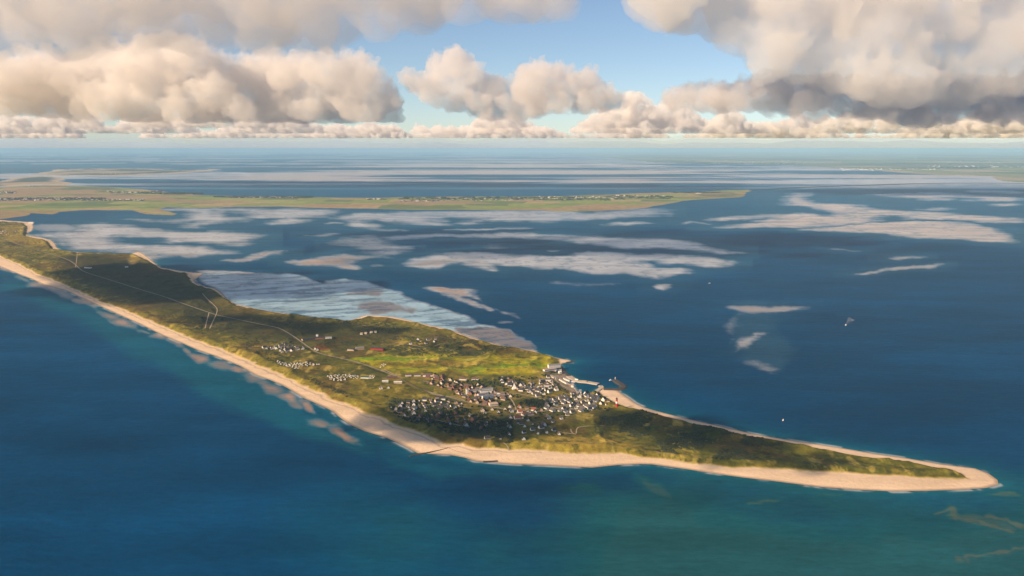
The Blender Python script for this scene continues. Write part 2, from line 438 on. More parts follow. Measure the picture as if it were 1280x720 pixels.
# ------------------------------------------------------------------ the sea: water, shoals and tidal flats in one sheet
FLATS = [  # (outline, edge softness in px, how far it stands clear of the water, colour kind)
    # left lagoon by the green island
    (ZA((170, 610), (300, 595), (420, 575), (470, 545), (640, 533), (830, 545), (1000, 570), (1280, 590)) + ZB((60, 318), (300, 325), (500, 342), (400, 358), (340, 385), (310, 408), (120, 410)) +
     ZA((1280, 660), (1120, 665), (1020, 655), (1120, 640), (1080, 628), (900, 612), (790, 618), (760, 635), (800, 655), (1000, 672), (1280, 692)) + ZB((60, 425), (210, 450), (60, 482), (-40, 486)) + ZA((900, 715), (560, 716), (420, 700), (370, 660), (330, 640)), 2.0, 1.0, 0),
    (ZA((240, 545), (330, 540), (560, 560), (500, 575), (300, 580)), 2.5, 0.45, 2),
    (ZA((820, 510), (900, 500), (980, 505), (1100, 500), (1280, 492)) + ZB((0, 160), (90, 170), (210, 200), (190, 225), (340, 240), (210, 262), (60, 265), (0, 290), (-60, 285), (20, 240)) + ZA((1280, 520), (1000, 525)), 1.6, 0.9, 0),
    (ZA((1020, 440), (1180, 425), (1280, 430)) + ZB((80, 160), (240, 165), (460, 160), (700, 165), (1000, 180), (880, 215), (720, 220), (640, 225), (420, 228), (350, 225), (300, 190), (160, 178)), 1.4, 0.85, 0),
    (ZB((470, 268), (550, 238), (600, 225), (690, 232), (760, 235), (690, 262)), 0.9, 1.0, 0),
    (ZB((840, 262), (960, 253), (1050, 258), (940, 268)), 0.8, 0.85, 0),
    (ZB((890, 230), (1010, 215), (1040, 200), (1280, 195)) + ZC((160, 45), (480, 60), (400, 75), (470, 90), (350, 95), (540, 115), (330, 122), (180, 105), (60, 90), (-30, 85)) + ZB((1200, 255), (1280, 300), (1130, 295), (1050, 265), (1060, 240)), 1.4, 0.95, 0),
    (ZB((760, 340), (940, 330), (950, 340), (850, 352)), 1.0, 0.75, 0),
    (ZB((100, 515), (240, 498), (390, 470), (560, 447), (635, 445), (560, 478), (470, 498), (300, 520)), 1.0, 1.0, 1),
    (ZB((600, 522), (760, 505), (900, 488), (1000, 468), (1120, 475), (1280, 480), (1120, 510), (1060, 530), (1115, 572), (1020, 565), (900, 545), (760, 545)), 1.2, 0.9, 1),
    (ZB((900, 400), (1100, 350), (1280, 345)) + ZC((120, 250), (210, 262), (180, 295), (60, 310), (-80, 302)) + ZB((1140, 455), (1180, 420)), 1.6, 0.7, 0),
    (ZB((1050, 350), (1280, 335)) + ZC((60, 330), (20, 320), (-60, 330)), 1.5, 0.4, 0),
    (ZC((0, 385), (40, 378), (60, 395), (10, 400)), 1.0, 0.6, 1),
    # strips below the green island
    (ZC((-40, 30), (200, 25), (620, 22), (1000, 18), (1280, 22)) + ZD((300, 195), (600, 165), (690, 160), (780, 190), (640, 215), (500, 225), (300, 235), (0, 245)) + ZC((1160, 92), (960, 90), (720, 90), (640, 112), (540, 105), (640, 85), (700, 70), (400, 62), (100, 55)), 1.6, 0.8, 0),
    (ZC((-60, 142), (110, 140), (230, 150), (60, 156)), 0.8, 0.9, 0),
    (ZC((350, 147), (640, 140), (1000, 135), (1040, 143), (700, 152)), 0.8, 0.8, 0),
    (ZC((0, 195), (120, 180), (500, 174), (900, 172), (1280, 180)) + ZD((300, 350), (640, 360), (800, 370), (950, 388), (1060, 420), (1170, 445), (1270, 460), (1180, 468), (1050, 455), (900, 442), (700, 432), (480, 428), (280, 405), (60, 375)) + ZC((1000, 200), (760, 195), (420, 195), (260, 205), (80, 215)), 1.3, 0.95, 0),
    (ZC((760, 240), (860, 240), (840, 270), (770, 268)), 2.5, 0.5, 0),
    (ZC((180, 375), (230, 350), (330, 330), (420, 310), (520, 298), (700, 292), (860, 310), (1280, 320)) + ZD((200, 455), (480, 460), (640, 470), (860, 478), (1080, 490), (1190, 512), (1210, 530), (1150, 562), (1010, 555), (900, 530), (740, 540), (690, 505), (600, 510), (640, 540), (760, 570), (900, 560), (940, 600), (800, 610), (740, 640), (640, 632), (520, 605), (360, 592), (180, 575), (0, 560)) +
     ZC((1100, 408), (980, 395), (880, 385), (760, 372), (820, 425), (700, 420), (600, 395), (540, 380), (560, 362), (480, 385), (360, 400), (220, 398)), 1.3, 0.92, 0),
    (ZC((200, 372), (300, 352), (520, 330), (680, 322), (600, 345), (480, 372), (300, 390)), 2.0, 0.75, 1),
    (ZC((540, 380), (600, 355), (760, 345), (740, 375), (620, 390)), 2.0, 0.5, 1),
    (ZC((1100, 280), (1280, 276)) + ZD((100, 440), (40, 448), (-20, 440)), 1.0, 0.8, 0),
    (ZD((690, 672), (800, 672), (810, 685), (740, 712), (715, 705)), 1.0, 0.95, 0),
    (ZD((380, 268), (430, 256), (560, 252), (640, 262), (560, 272), (430, 278)), 0.9, 0.9, 0),
    (ZD((810, 265), (850, 250), (920, 248), (1000, 258), (1070, 270), (990, 264), (930, 254), (890, 262)), 0.7, 0.85, 0),
    (ZD((-40, 655), (250, 655), (420, 662), (200, 670), (0, 668)), 2.0, 0.3, 1),
    # great flat on the right
    (ZF((630, 430), (700, 418), (860, 408), (1040, 398), (1150, 395), (1276, 395)) + ZE((160, 410), (220, 395), (180, 380), (90, 360), (40, 352), (-60, 350), (-90, 330), (-50, 300), (-10, 280), (80, 285), (20, 305), (120, 335), (260, 340), (330, 360), (460, 372), (640, 382), (860, 398), (1060, 408), (1276, 428), (1276, 445), (1180, 448), (1000, 440), (860, 430), (720, 428), (600, 430), (620, 415), (540, 405), (480, 420), (470, 445), (380, 455), (200, 465), (20, 475), (-240, 472)) + ZF((800, 480), (720, 480), (880, 455), (1000, 432), (1050, 415), (900, 430), (720, 437)), 1.0, 1.0, 3),
    (ZE((-60, 486), (200, 470), (420, 455), (620, 445), (700, 436), (860, 440), (1000, 460), (1140, 498), (1180, 530), (1235, 570), (1060, 553), (860, 543), (680, 536), (580, 528), (540, 512), (380, 508), (180, 492)), 0.9, 1.0, 3),
    (ZE((345, 293), (440, 283), (580, 285), (740, 275), (960, 290), (1276, 303), (1276, 322), (1050, 325), (920, 325), (1040, 312), (840, 302), (860, 318), (740, 322), (690, 310), (620, 305)), 1.0, 0.85, 3),
    (ZE((1070, 342), (1276, 335), (1276, 350), (1120, 355)), 0.8, 0.95, 3),
    (ZE((660, 375), (740, 363), (860, 360), (800, 380)), 0.8, 0.85, 3),
    (ZE((900, 265), (1000, 262), (1276, 268), (1276, 282), (1200, 280), (1000, 275)), 0.8, 0.8, 3),
    (ZE((-100, 250), (300, 240), (640, 232), (900, 230), (1276, 232), (1276, 248), (800, 245), (300, 252)), 0.8, 0.7, 3),
    (ZE((-100, 205), (300, 195), (900, 195), (840, 210), (300, 225)), 0.9, 0.7, 0),
    (ZE((480, 655), (540, 640), (660, 640), (680, 650), (560, 658)), 1.0, 0.7, 1),
    (ZE((380, 722), (560, 702), (700, 690), (780, 680), (790, 685), (690, 708), (560, 716)) + [(1060, 344.5)], 0.8, 0.9, 1),
    (ZE((150, 600), (300, 602), (320, 610), (200, 606)), 0.8, 0.35, 0),
    # near the harbour channel
    (ZC((340, 530), (400, 518), (540, 530), (640, 542), (650, 560), (630, 568), (690, 600), (720, 625), (660, 612), (600, 592), (570, 595), (640, 620), (730, 650), (790, 680), (740, 695), (660, 662), (560, 625), (500, 590), (430, 555)), 0.9, 1.0, 1),
    (ZC((780, 665), (850, 690), (930, 712), (960, 740), (860, 705)), 1.4, 0.55, 0),
    (ZG((1030, 185), (1080, 178), (1120, 185), (1060, 195)), 1.2, 0.5, 1),
    # crescent shoals in the channel
    (ZJ((275, 225), (330, 228), (440, 222), (560, 222), (650, 220), (760, 212), (700, 235), (600, 252), (480, 270), (400, 265), (330, 245)), 2.2, 0.68, 1),
    (ZJ((350, 255), (310, 300), (285, 340), (255, 420), (240, 480), (250, 400), (275, 320), (310, 280)), 3.5, 0.45, 1),
    (ZJ((262, 515), (275, 480), (310, 445), (360, 418), (420, 402), (490, 395), (440, 412), (380, 432), (340, 460), (310, 500)), 2.0, 0.8, 1),
    (ZJ((370, 575), (440, 580), (520, 610), (570, 660), (520, 640), (440, 605)), 3.2, 0.38, 1),
    # wet flats against the dunes
    (ZP((185, 100), (230, 48), (340, 50), (480, 60), (640, 55), (780, 65), (830, 95), (900, 110), (920, 85), (1100, 92), (1180, 125), (1271, 145)) + ZG((540, 40), (600, 60), (690, 90), (780, 120), (850, 160), (880, 195), (1060, 215), (1160, 255), (1245, 345), (1150, 330), (1000, 310), (900, 280), (820, 240), (700, 205), (600, 180), (520, 165), (420, 155), (310, 148)) + ZP((1070, 300), (1000, 305), (880, 292), (740, 272), (600, 257), (480, 232), (400, 212), (340, 167), (290, 132)), 1.6, 0.95, 4),
    (ZG((760, 210), (900, 210), (1060, 215), (1160, 255), (1245, 345), (1150, 330), (1000, 310), (900, 280)), 1.2, 0.9, 5),
    (ZG((270, 80), (380, 60), (480, 75), (560, 100), (620, 130), (440, 120), (340, 145), (290, 120)), 3.0, 0.85, 5),
    (ZG((200, 30), (380, 5), (460, 15), (420, 40), (300, 40)), 2.0, 0.75, 5),
    (ZB((0, 585), (60, 575), (300, 588), (540, 602), (700, 604), (560, 610), (300, 598), (60, 600)), 0.7, 0.8, 1),
    (ZL((760, 65), (820, 80), (980, 70), (1180, 62), (1000, 85), (860, 100), (820, 135), (720, 120)), 1.6, 0.9, 1),
]
SPITS = ZL((20, 150), (120, 205), (190, 238), (250, 250), (300, 268), (420, 318), (470, 350), (570, 402), (650, 440), (742, 486), (815, 513), (900, 547), (1000, 592), (1085, 623), (1160, 655), (1220, 688)) + \
    ZK((60, 335), (205, 415), (345, 490), (395, 540), (540, 545), (650, 690)) + ZO((25, 640), (150, 695))
SPIT_LEN = [9, 8, 12, 10, 14, 9, 9, 10, 13, 6, 12, 11, 8, 13, 13, 10, 15, 20, 16, 10, 12, 16, 12, 16]
SHOALS = [  # (outline, softness px, strength, tint 0 teal / 1 green-sand)
    ([(0, 340), (60, 366), (120, 390), (200, 428), (260, 452), (310, 470), (360, 500), (420, 532), (480, 556), (470, 575), (400, 560), (320, 530), (240, 480), (150, 430), (60, 385), (0, 360)], 16, 0.5, 0),
    ([(250, 445), (330, 490), (400, 525), (380, 545), (300, 520), (230, 470)], 20, 0.45, 0),
    ([(430, 545), (520, 575), (640, 590), (760, 600), (640, 600), (520, 596)], 12, 0.4, 0),
    ([(640, 640), (800, 620), (1000, 625), (1280, 612), (1500, 600), (1500, 800), (560, 800), (580, 720)], 110, 0.62, 1),
    (ZI((140, 290), (200, 320), (290, 385), (230, 370), (170, 335)), 9, 0.68, 1),
    (ZI((0, 330), (80, 345), (60, 370), (-60, 350)), 12, 0.55, 1),
    (ZI((440, 385), (560, 375), (620, 385), (480, 398)), 7, 0.72, 1),
    (ZI((670, 372), (740, 360), (790, 362), (720, 375)), 5, 0.65, 1),
    (ZI((1020, 400), (1100, 405), (1200, 425), (1290, 460), (1260, 475), (1160, 455), (1080, 430)), 6, 0.7, 1),
    (ZI((1150, 360), (1210, 345), (1290, 355), (1290, 370), (1200, 372)), 7, 0.75, 1),
    (ZI((950, 560), (1080, 545), (1200, 520), (1290, 510), (1290, 530), (1100, 560)), 7, 0.65, 1),
    (ZJ((275, 190), (400, 190), (700, 205), (740, 215), (520, 300), (560, 390), (640, 420), (640, 560), (600, 660), (500, 640), (360, 570), (330, 510), (240, 520), (240, 400), (280, 300), (320, 240)), 10, 0.32, 2),
    ([(400, 600), (560, 640), (700, 700), (640, 760), (380, 700)], 60, 0.2, 0),
]


def build_sea():
    az_f = np.radians(np.arange(-37.0, 37.01, 0.083))
    az = np.concatenate([az_f, np.radians(np.arange(40.0, 322.0, 6.0))])
    row = np.concatenate([np.arange(4.0, 120, 0.55), np.arange(120, 470, 0.95), np.arange(470, 760, 5), np.geomspace(760, 9000, 14)])
    rad = CAM_H * FPX / row
    rad = rad[::-1]
    A, D = np.meshgrid(az, rad)
    X, Y = (D * np.sin(A)).ravel(), (D * np.cos(A)).ravel()
    X = np.append(X, 0.0); Y = np.append(Y, 0.0)
    na, nr = len(az), len(rad)
    i = np.arange(nr - 1)[:, None] * na; j = np.arange(na)[None, :]; j2 = (j + 1) % na
    quads = np.stack([i + j, i + j2, i + na + j2, i + na + j], -1).reshape(-1, 4)[:, ::-1]
    tris = np.stack([np.full(na, nr * na), np.arange(na), (np.arange(na) + 1) % na], 1)[:, ::-1]
    px, py = photo(X, Y)
    front = (Y > 1500) & (px > -250) & (px < 1530)
    n = len(X)
    shal = np.zeros(n)
    expo = np.zeros(n)                     # 0 water .. 1 standing clear
    red = np.zeros(n); pale = np.zeros(n); rip = np.zeros(n); brown = np.zeros(n)
    k = np.maximum(Y, 1000) / CAM_H        # foreshortening of a row
    wx = (fbm(X / (k * 45), Y / (k * 45) / k * 1.6, 4, 61) - 0.5)
    wy = (fbm(X / (k * 45) + 40, Y / (k * 45) / k * 1.6, 4, 67) - 0.5)
    fx = (fbm(X / (k * 12), Y / (k * 12) / k * 1.6, 3, 63) - 0.5)
    pxw = px + wx * 30 + fx * 12; pyw = py + (wy * 30 + fx * 10) / np.maximum(k, 3) * 1.3
    grain = fbm(X / (k * 16), Y / (k * 16) / k * 2.2, 4, 71)
    for poly, soft, lev, kind in FLATS:
        P = chaikin(poly, 1)
        y0, y1, x0, x1 = P[:, 1].min() - 10, P[:, 1].max() + 10, P[:, 0].min() - 25, P[:, 0].max() + 25
        m = np.nonzero(front & (py > y0) & (py < y1) & (px > x0) & (px < x1))[0]
        if not len(m): continue
        kk = np.clip(np.median(k[m]), 3, 14)
        d = sdf(P * [1, kk], pxw[m], pyw[m] * kk)
        s = soft * kk * 0.6
        st = fbm(X[m] / (kk * 80), Y[m] / (kk * 20), 5, 75, 0.62)          # long current streaks
        cr = np.abs(2 * fbm(X[m] / (kk * 55), Y[m] / (kk * 45), 4, 77, 0.6) - 1)   # winding creeks
        if kind in (0, 1, 3):
            e = lev * sstep(-1.2 * s, 2.4 * s, d + (st - 0.5) * s * 3.0 + (grain[m] - 0.5) * s * 1.6)
            e = e * (0.58 + 0.42 * sstep(0.32, 0.60, st + 0.12 * sstep(0, 5 * kk, d))) * (0.5 + 0.5 * sstep(0.01, 0.09, cr))
        else:
            e = lev * sstep(-s, s, d + (grain[m] - 0.5) * s * 2.4)
        shal[m] = np.maximum(shal[m], lev * sstep(-12 * s, 1.0 * s, d + (st - 0.5) * s * 8))
        expo[m] = np.maximum(expo[m], e)
        if kind == 1: red[m] = np.maximum(red[m], e * sstep(0, 2.2 * kk, d + (grain[m] - 0.5) * 3 * kk))
        if kind == 3: pale[m] = np.maximum(pale[m], e)
        if kind in (4, 5): rip[m] = np.maximum(rip[m], e)
        if kind == 5: brown[m] = np.maximum(brown[m], e)
    # far tidal flats and the shore beyond, seen edge-on
    far = front & (Y > 21000)
    f1 = fbm(X / 15000, Y / 3000, 5, 81, 0.6)
    m = far
    band = sstep(21500, 26000, Y) * (1 - 0.35 * sstep(60000, 100000, Y))
    expo = np.where(m, np.maximum(expo, band * 0.95 * sstep(0.46, 0.58, f1 + 0.05 * sstep(-2000, 20000, X) - 0.05 * sstep(-6000, -12000, X) + 0.10 * np.exp(-((Y - 22500 - 0.03 * X) / 900) ** 2))), expo)
    pale = np.where(m, np.maximum(pale, expo * sstep(0.4, 0.6, fbm(X / 14000, Y / 9000, 2, 83))), pale)
    # nearshore bars off the western beach
    bar = np.zeros(n); halo = np.zeros(n)
    for q, (bx, by) in enumerate(SPITS):
        L = SPIT_LEN[q % len(SPIT_LEN)] * 0.85
        m = np.nonzero(front & (np.abs(px - bx) < 80) & (np.abs(py - by) < 34))[0]
        ang = 0.30 + 0.14 * math.sin(q * 2.3)
        ux = (pxw[m] - bx) * math.cos(ang) + (pyw[m] - by) * math.sin(ang) * 1.0
        vx = -(pxw[m] - bx) * math.sin(ang) + (pyw[m] - by) * math.cos(ang)
        vx = vx + 0.018 * ux * ux / max(L, 1) * (1 if q % 2 else -1)
        d = np.sqrt((ux / L) ** 2 + (vx / (L * 0.30)) ** 2)
        bar[m] = np.maximum(bar[m], (0.8, 0.45, 0.6, 0.85, 0.4)[q % 5] * (1 - sstep(0.1, 1.9, d + (grain[m] - 0.5) * 1.7)))
        halo[m] = np.maximum(halo[m], 0.75 * (1 - sstep(0.6, 3.8, d + (grain[m] - 0.5))))
    expo = np.maximum(expo, bar)
    # shallow water
    teal = halo.copy(); green = np.zeros(n); turb = np.zeros(n)
    big = fbm(X / 420, Y / 420, 4, 91)
    for poly, soft, lev, tint in SHOALS:
        P = chaikin(poly, 1)
        m = np.nonzero(front & (py > P[:, 1].min() - soft) & (py < P[:, 1].max() + soft) & (px > P[:, 0].min() - soft * 3) & (px < P[:, 0].max() + soft * 3))[0]
        kk = 3.0
        d = sdf(P * [1, kk], pxw[m] , pyw[m] * kk)
        e = lev * sstep(-soft * 1.2, soft * 1.2, d + (big[m] - 0.5) * soft * 3.2)
        if tint == 0: teal[m] = np.maximum(teal[m], e)
        elif tint == 1: green[m] = np.maximum(green[m], e)
        else: turb[m] = np.maximum(turb[m], e)
    m = np.nonzero(front & (Y < 11000))[0]
    dcoast = sdf(coast_w, X[m], Y[m])
    shelf = np.zeros(n); shelf[m] = np.exp(np.minimum(dcoast, 0) / 60)
    teal = np.maximum(teal, shelf * 0.75)
    lines = ZI((1070, 415), (1150, 432), (1230, 465), (1250, 470)), ZI((1180, 425), (1240, 440), (1270, 452)), ZI((1090, 545), (1200, 525), (1285, 512)), ZI((1020, 405), (1060, 398), (1090, 425))
    for ln in lines:
        m = np.nonzero(front & (px > 1120) & (py > 610))[0]
        d = linedist(np.array(ln) * [1, 2.2], pxw[m], pyw[m] * 2.2)
        green[m] = np.maximum(green[m], (1 - sstep(0.5, 15.0, d + (grain[m] - 0.5) * 10)) * 0.85)
    me = mesh_np('sea', np.stack([X, Y, np.zeros(n)], 1), quads, tris)
    # base colours of water by depth and of the sand by kind
    deep = np.array([0.0010, 0.049, 0.132]); tealc = np.array([0.006, 0.125, 0.172]); greenc = np.array([0.012, 0.112, 0.102]); sandw = np.array([0.19, 0.165, 0.075]); turbc = np.array([0.040, 0.110, 0.165])
    wave = 0.68 + 0.64 * fbm(X / 1100, Y / 700, 5, 95, 0.6)
    col = deep[None] * wave[:, None]
    lagoon = sstep(9000, 15000, Y) * 0.55
    for w, c in ((shal * 0.6 * sstep(4500, 9000, Y), np.array([0.035, 0.135, 0.215])), (lagoon * (1 - shal * 0.5), np.array([0.012, 0.095, 0.185])), (turb, turbc), (teal, tealc), (np.minimum(green, 0.6), greenc), (np.maximum(green - 0.6, 0) * 1.3, sandw)):
        col = col * (1 - w[:, None]) + c[None] * w[:, None]
    sand = np.empty((n, 3)); g = grain[:, None]
    sand[:] = np.array([0.46, 0.46, 0.47]) * (0.78 + 0.44 * g)
    for w, c in ((pale, np.array([0.52, 0.47, 0.45])), (red, np.array([0.36, 0.255, 0.19])), (brown * 1.5, np.array([0.17, 0.115, 0.085]))):
        w = np.clip(w, 0, 1)[:, None] * (0.65 + 0.35 * g)
        sand = sand * (1 - w) + c * w
    w = np.clip(bar * 3, 0, 1)[:, None]
    sand = sand * (1 - w) + np.array([0.38, 0.225, 0.135]) * (0.8 + 0.4 * g) * w
    # water left standing in runnels on the wet flats beside the dunes
    ang = 0.42
    U = X * math.cos(ang) + Y * math.sin(ang); V = -X * math.sin(ang) + Y * math.cos(ang)
    run = fbm(U / 260 + 1.8 * fbm(X / 400, Y / 400, 3, 97), V / 60, 6, 99, 0.66)
    expo2 = expo * (1 - rip * 0.62 * (1 - sstep(0.36, 0.48, run)))
    tone = np.where(rip > 0.02, 1 - 0.35 * rip * (1 - sstep(0.4, 0.6, run)), 1.0)
    col = col * (1 - expo2[:, None]) + sand * tone[:, None] * expo2[:, None]
    foam = np.zeros(n); m = np.nonzero(front & (Y < 11000))[0]
    foam[m] = np.exp(-((dcoast + 7) / 6.5) ** 2) * 0.6 * sstep(0.38, 0.62, fbm(X[m] / 60, Y[m] / 60, 3, 141))
    col = col * (1 - foam[:, None]) + np.array([0.55, 0.56, 0.56]) * foam[:, None]
    w = (rip * (1 - brown) * 0.8)[:, None]
    col = col * (1 - w) + col * np.array([0.66, 1.16, 1.38]) * w
    set_attr(me, 'tone', col)
    set_attr(me, 'clear', expo2)
    set_attr(me, 'dry', np.clip(red * 0.8 + pale * 0.5, 0, 1) * expo2)
    t = NT('sea_water')
    tone = t.attr('tone').outputs['Color']; clear = t.attr('clear').outputs['Fac']; dry = t.attr('dry').outputs['Fac']
    sw = t.noise(0.004, 6, 0.65, stretch=(0.35, 1.0, 1.0, 0.35))
    fine = t.noise(0.05, 5, 0.7, stretch=(0.4, 1.0, 1.0, 0.25))
    v1 = t.ramp(sw, 0.3, 0.7, 0.74, 1.2)
    v2 = t.ramp(fine, 0.25, 0.75, 0.76, 1.2)
    c = t.mix(1.0, tone, v1, 'MULTIPLY')
    c = t.mix(1.0, c, v2, 'MULTIPLY')
    rough = t.math('ADD', t.ramp(clear, 0, 1, 0.34, 0.30), t.math('MULTIPLY', dry, 0.45))
    hgt = t.noise(0.018, 6, 0.7, stretch=(0.5, 1.0, 1.0, 0.3))
    nrm = t.bump(hgt, 0.22, 14.0)
    t.principled(c, rough, nrm, spec=t.ramp(clear, 0, 1, 0.004, 0.40), ior=1.33)
    return tag(link('sea', me, t.m), kind='structure')


build_sea()


# ------------------------------------------------------------------ the long island: beach, dunes, heath, golf links
ZONES = [  # (outline, softness m, colour, strength)
    ([(430, 452), (480, 446), (540, 446), (600, 448), (640, 444), (668, 441), (690, 447), (698, 456), (684, 466), (676, 470), (640, 471), (590, 473), (540, 467), (500, 468), (465, 458)], 40, (0.200, 0.190, 0.010), 0.9),
    ([(70, 322), (130, 319), (195, 333), (250, 356), (290, 388), (360, 402), (440, 410), (430, 432), (350, 426), (290, 420), (230, 398), (160, 372), (95, 345)], 130, (0.030, 0.030, 0.020), 0.85),  # dark brown heath, darkened further to deepen the cloud shade on it
    ([(110, 330), (180, 326), (240, 345), (262, 362), (275, 388), (262, 398), (200, 380), (140, 358), (95, 345)], 120, (0.026, 0.030, 0.022), 0.9),  # core of the heath strip, cloud shade worked into its colour
    ([(262, 364), (290, 383), (330, 392), (372, 396), (420, 402), (400, 408), (340, 402), (285, 395), (262, 385)], 60, (0.105, 0.085, 0.042), 0.8),
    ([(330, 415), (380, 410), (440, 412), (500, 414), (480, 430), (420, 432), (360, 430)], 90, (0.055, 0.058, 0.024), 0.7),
    ([(560, 432), (600, 427), (650, 437), (665, 441), (610, 444), (570, 445)], 50, (0.045, 0.052, 0.022), 0.85),
    ([(480, 512), (560, 505), (640, 530), (640, 556), (580, 556), (530, 540)], 80, (0.060, 0.066, 0.028), 0.75),
    ([(690, 556), (705, 546), (740, 548), (790, 560), (800, 568), (740, 566), (690, 563)], 50, (0.36, 0.25, 0.10), 0.75),
    ([(640, 548), (690, 545), (700, 560), (640, 562)], 40, (0.24, 0.20, 0.05), 0.6),
    ([(780, 516), (830, 525), (900, 541), (960, 553), (1000, 565), (960, 582), (880, 576), (800, 560), (790, 540)], 80, (0.058, 0.066, 0.022), 0.75),
    ([(960, 556), (1040, 568), (1120, 580), (1190, 592), (1190, 598), (1080, 592), (980, 585)], 60, (0.085, 0.09, 0.026), 0.7),
    ([(330, 470), (400, 478), (440, 494), (420, 498), (370, 480)], 50, (0.21, 0.17, 0.035), 0.6),
    ([(440, 485), (470, 478), (520, 490), (540, 505), (480, 508), (430, 500)], 60, (0.15, 0.125, 0.028), 0.7),
    ([(0, 283), (30, 282), (38, 290), (62, 303), (66, 311), (40, 309), (0, 300)], 60, (0.24, 0.18, 0.06), 0.8),
    ([(162, 318), (172, 316), (176, 320), (168, 333), (162, 332)], 25, (0.62, 0.47, 0.31), 0.8),
    ([(395, 434), (413, 436), (410, 440), (396, 439)], 10, (0.26, 0.05, 0.045), 0.9),
    ([(490, 430), (512, 429), (516, 433), (494, 434)], 12, (0.32, 0.24, 0.09), 0.8),
    ([(450, 396), (480, 396), (510, 403), (490, 405), (455, 402)], 30, (0.085, 0.055, 0.042), 0.85),
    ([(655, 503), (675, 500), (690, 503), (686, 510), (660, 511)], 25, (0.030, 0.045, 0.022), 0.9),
    ([(742, 516), (800, 514), (850, 530), (820, 540), (770, 532)], 60, (0.065, 0.075, 0.030), 0.7),
]


def build_island():
    xs = np.arange(-330, 1262, 1.05); ys = np.concatenate([np.arange(240, 300, 0.7), np.arange(300, 460, 0.55), np.arange(460, 620, 0.6)])
    PX, PY = np.meshgrid(xs, ys)
    nx, ny = len(xs), len(ys)
    X, Y = ground(PX.ravel(), PY.ravel())
    # quick cull on a coarse lattice before the exact distances
    coarse = sdf(np.array(COAST) * [1, 2.5], PX[::4, ::4].ravel(), PY[::4, ::4].ravel() * 2.5).reshape(PX[::4, ::4].shape)
    near = np.repeat(np.repeat(coarse > -14, 4, 0), 4, 1)[:ny, :nx].ravel()
    keep = np.nonzero(near)[0]
    f = land_fields(X[keep], Y[keep])
    dc, dv, dr, dvil = f
    Z = land_height(X[keep], Y[keep], f)
    Xk, Yk = X[keep], Y[keep]
    vid = np.full(nx * ny, -1); ok = dc > -45
    vid[keep[ok]] = np.arange(ok.sum())
    i = (np.arange(ny - 1)[:, None] * nx + np.arange(nx - 1)[None, :]).ravel()
    q = np.stack([vid[i], vid[i + nx], vid[i + nx + 1], vid[i + 1]], 1)
    q = q[(q >= 0).all(1)]
    Xk, Yk, Z, dc, dv, dr, dvil = (a[ok] for a in (Xk, Yk, Z, dc, dv, dr, dvil))
    me = mesh_np('island', np.stack([Xk, Yk, Z], 1), q)
    n = len(Xk)
    a = fbm(Xk / 330, Yk / 330, 4, 101); b = fbm(Xk / 75, Yk / 75, 4, 107); c = fbm(Xk / 26, Yk / 26, 3, 113)
    col = np.empty((n, 3)); col[:] = (0.095, 0.096, 0.030)

    def lay(w, rgb):
        nonlocal col
        w = np.clip(w, 0, 1)[:, None]
        col = col * (1 - w) + np.array(rgb)[None] * w
    lay(sstep(0.45, 0.62, a) * 0.8, (0.052, 0.056, 0.022))
    lay(sstep(0.50, 0.66, b) * 0.65, (0.19, 0.15, 0.052))
    lay(sstep(0.42, 0.30, a) * 0.6, (0.12, 0.085, 0.045))
    wx = Xk + (b - 0.5) * 160; wy = Yk + (fbm(Xk / 90, Yk / 90, 3, 119) - 0.5) * 160
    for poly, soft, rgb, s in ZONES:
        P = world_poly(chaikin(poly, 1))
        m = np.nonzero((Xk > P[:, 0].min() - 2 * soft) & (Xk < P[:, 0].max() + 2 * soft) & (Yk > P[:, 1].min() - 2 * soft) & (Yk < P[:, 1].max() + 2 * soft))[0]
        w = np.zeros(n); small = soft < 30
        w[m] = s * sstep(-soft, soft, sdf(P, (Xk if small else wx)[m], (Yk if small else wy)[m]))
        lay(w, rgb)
    golf = np.zeros(n); P = world_poly(ZONES[0][0]); golf = sstep(-30, 60, sdf(P, wx, wy))
    fair = fbm(Xk / 260 + 2.0 * fbm(Xk / 400, Yk / 400, 2, 123), Yk / 80, 3, 127)
    lay(golf * sstep(0.50, 0.58, fair) * 0.9, (0.085, 0.160, 0.010))
    lay(golf * sstep(0.40, 0.30, fair) * 0.6, (0.22, 0.17, 0.05))
    lay(sstep(150, 20, dv) * sstep(0.35, 0.55, a + b * 0.3) * (Xk < 600) * 0.5, (0.17, 0.140, 0.045))
    lay(sstep(0.53, 0.66, fbm(Xk / 190, Yk / 190, 4, 151)) * 0.6, (0.085, 0.052, 0.034))
    dark = np.clip(sum(sstep(-150, 100, sdf(world_poly(ZONES[i][0]), wx, wy)) for i in (1, 2, 4)), 0, 1)  # heath areas whose own dark tone also carries painted cloud shade
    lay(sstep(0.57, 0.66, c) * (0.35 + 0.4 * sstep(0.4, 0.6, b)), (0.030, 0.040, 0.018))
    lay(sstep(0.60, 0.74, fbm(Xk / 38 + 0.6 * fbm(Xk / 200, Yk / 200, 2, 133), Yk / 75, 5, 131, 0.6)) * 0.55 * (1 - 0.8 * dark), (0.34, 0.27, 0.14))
    lay(dark * 0.55, (0.030, 0.031, 0.021))  # painted shade: heath colour pulled darker under the clouds
    vil = sstep(-10, 60, dvil)
    lay(vil * sstep(0.44, 0.60, c) * 0.55, (0.17, 0.13, 0.10))
    lay(vil * sstep(0.52, 0.40, b) * 0.5, (0.040, 0.055, 0.022))
    HB = sdf(world_poly(ZH((170, 130), (260, 40), (400, 45), (560, 170), (600, 210), (450, 205), (560, 300), (700, 385), (640, 420), (540, 380), (420, 300), (330, 240), (240, 170))), Xk, Yk)
    # beach
    beach = 1 - sstep(-4, 14, dv)
    sandc = 0.86 + 0.28 * fbm(Xk / 140, Yk / 40, 3, 137)
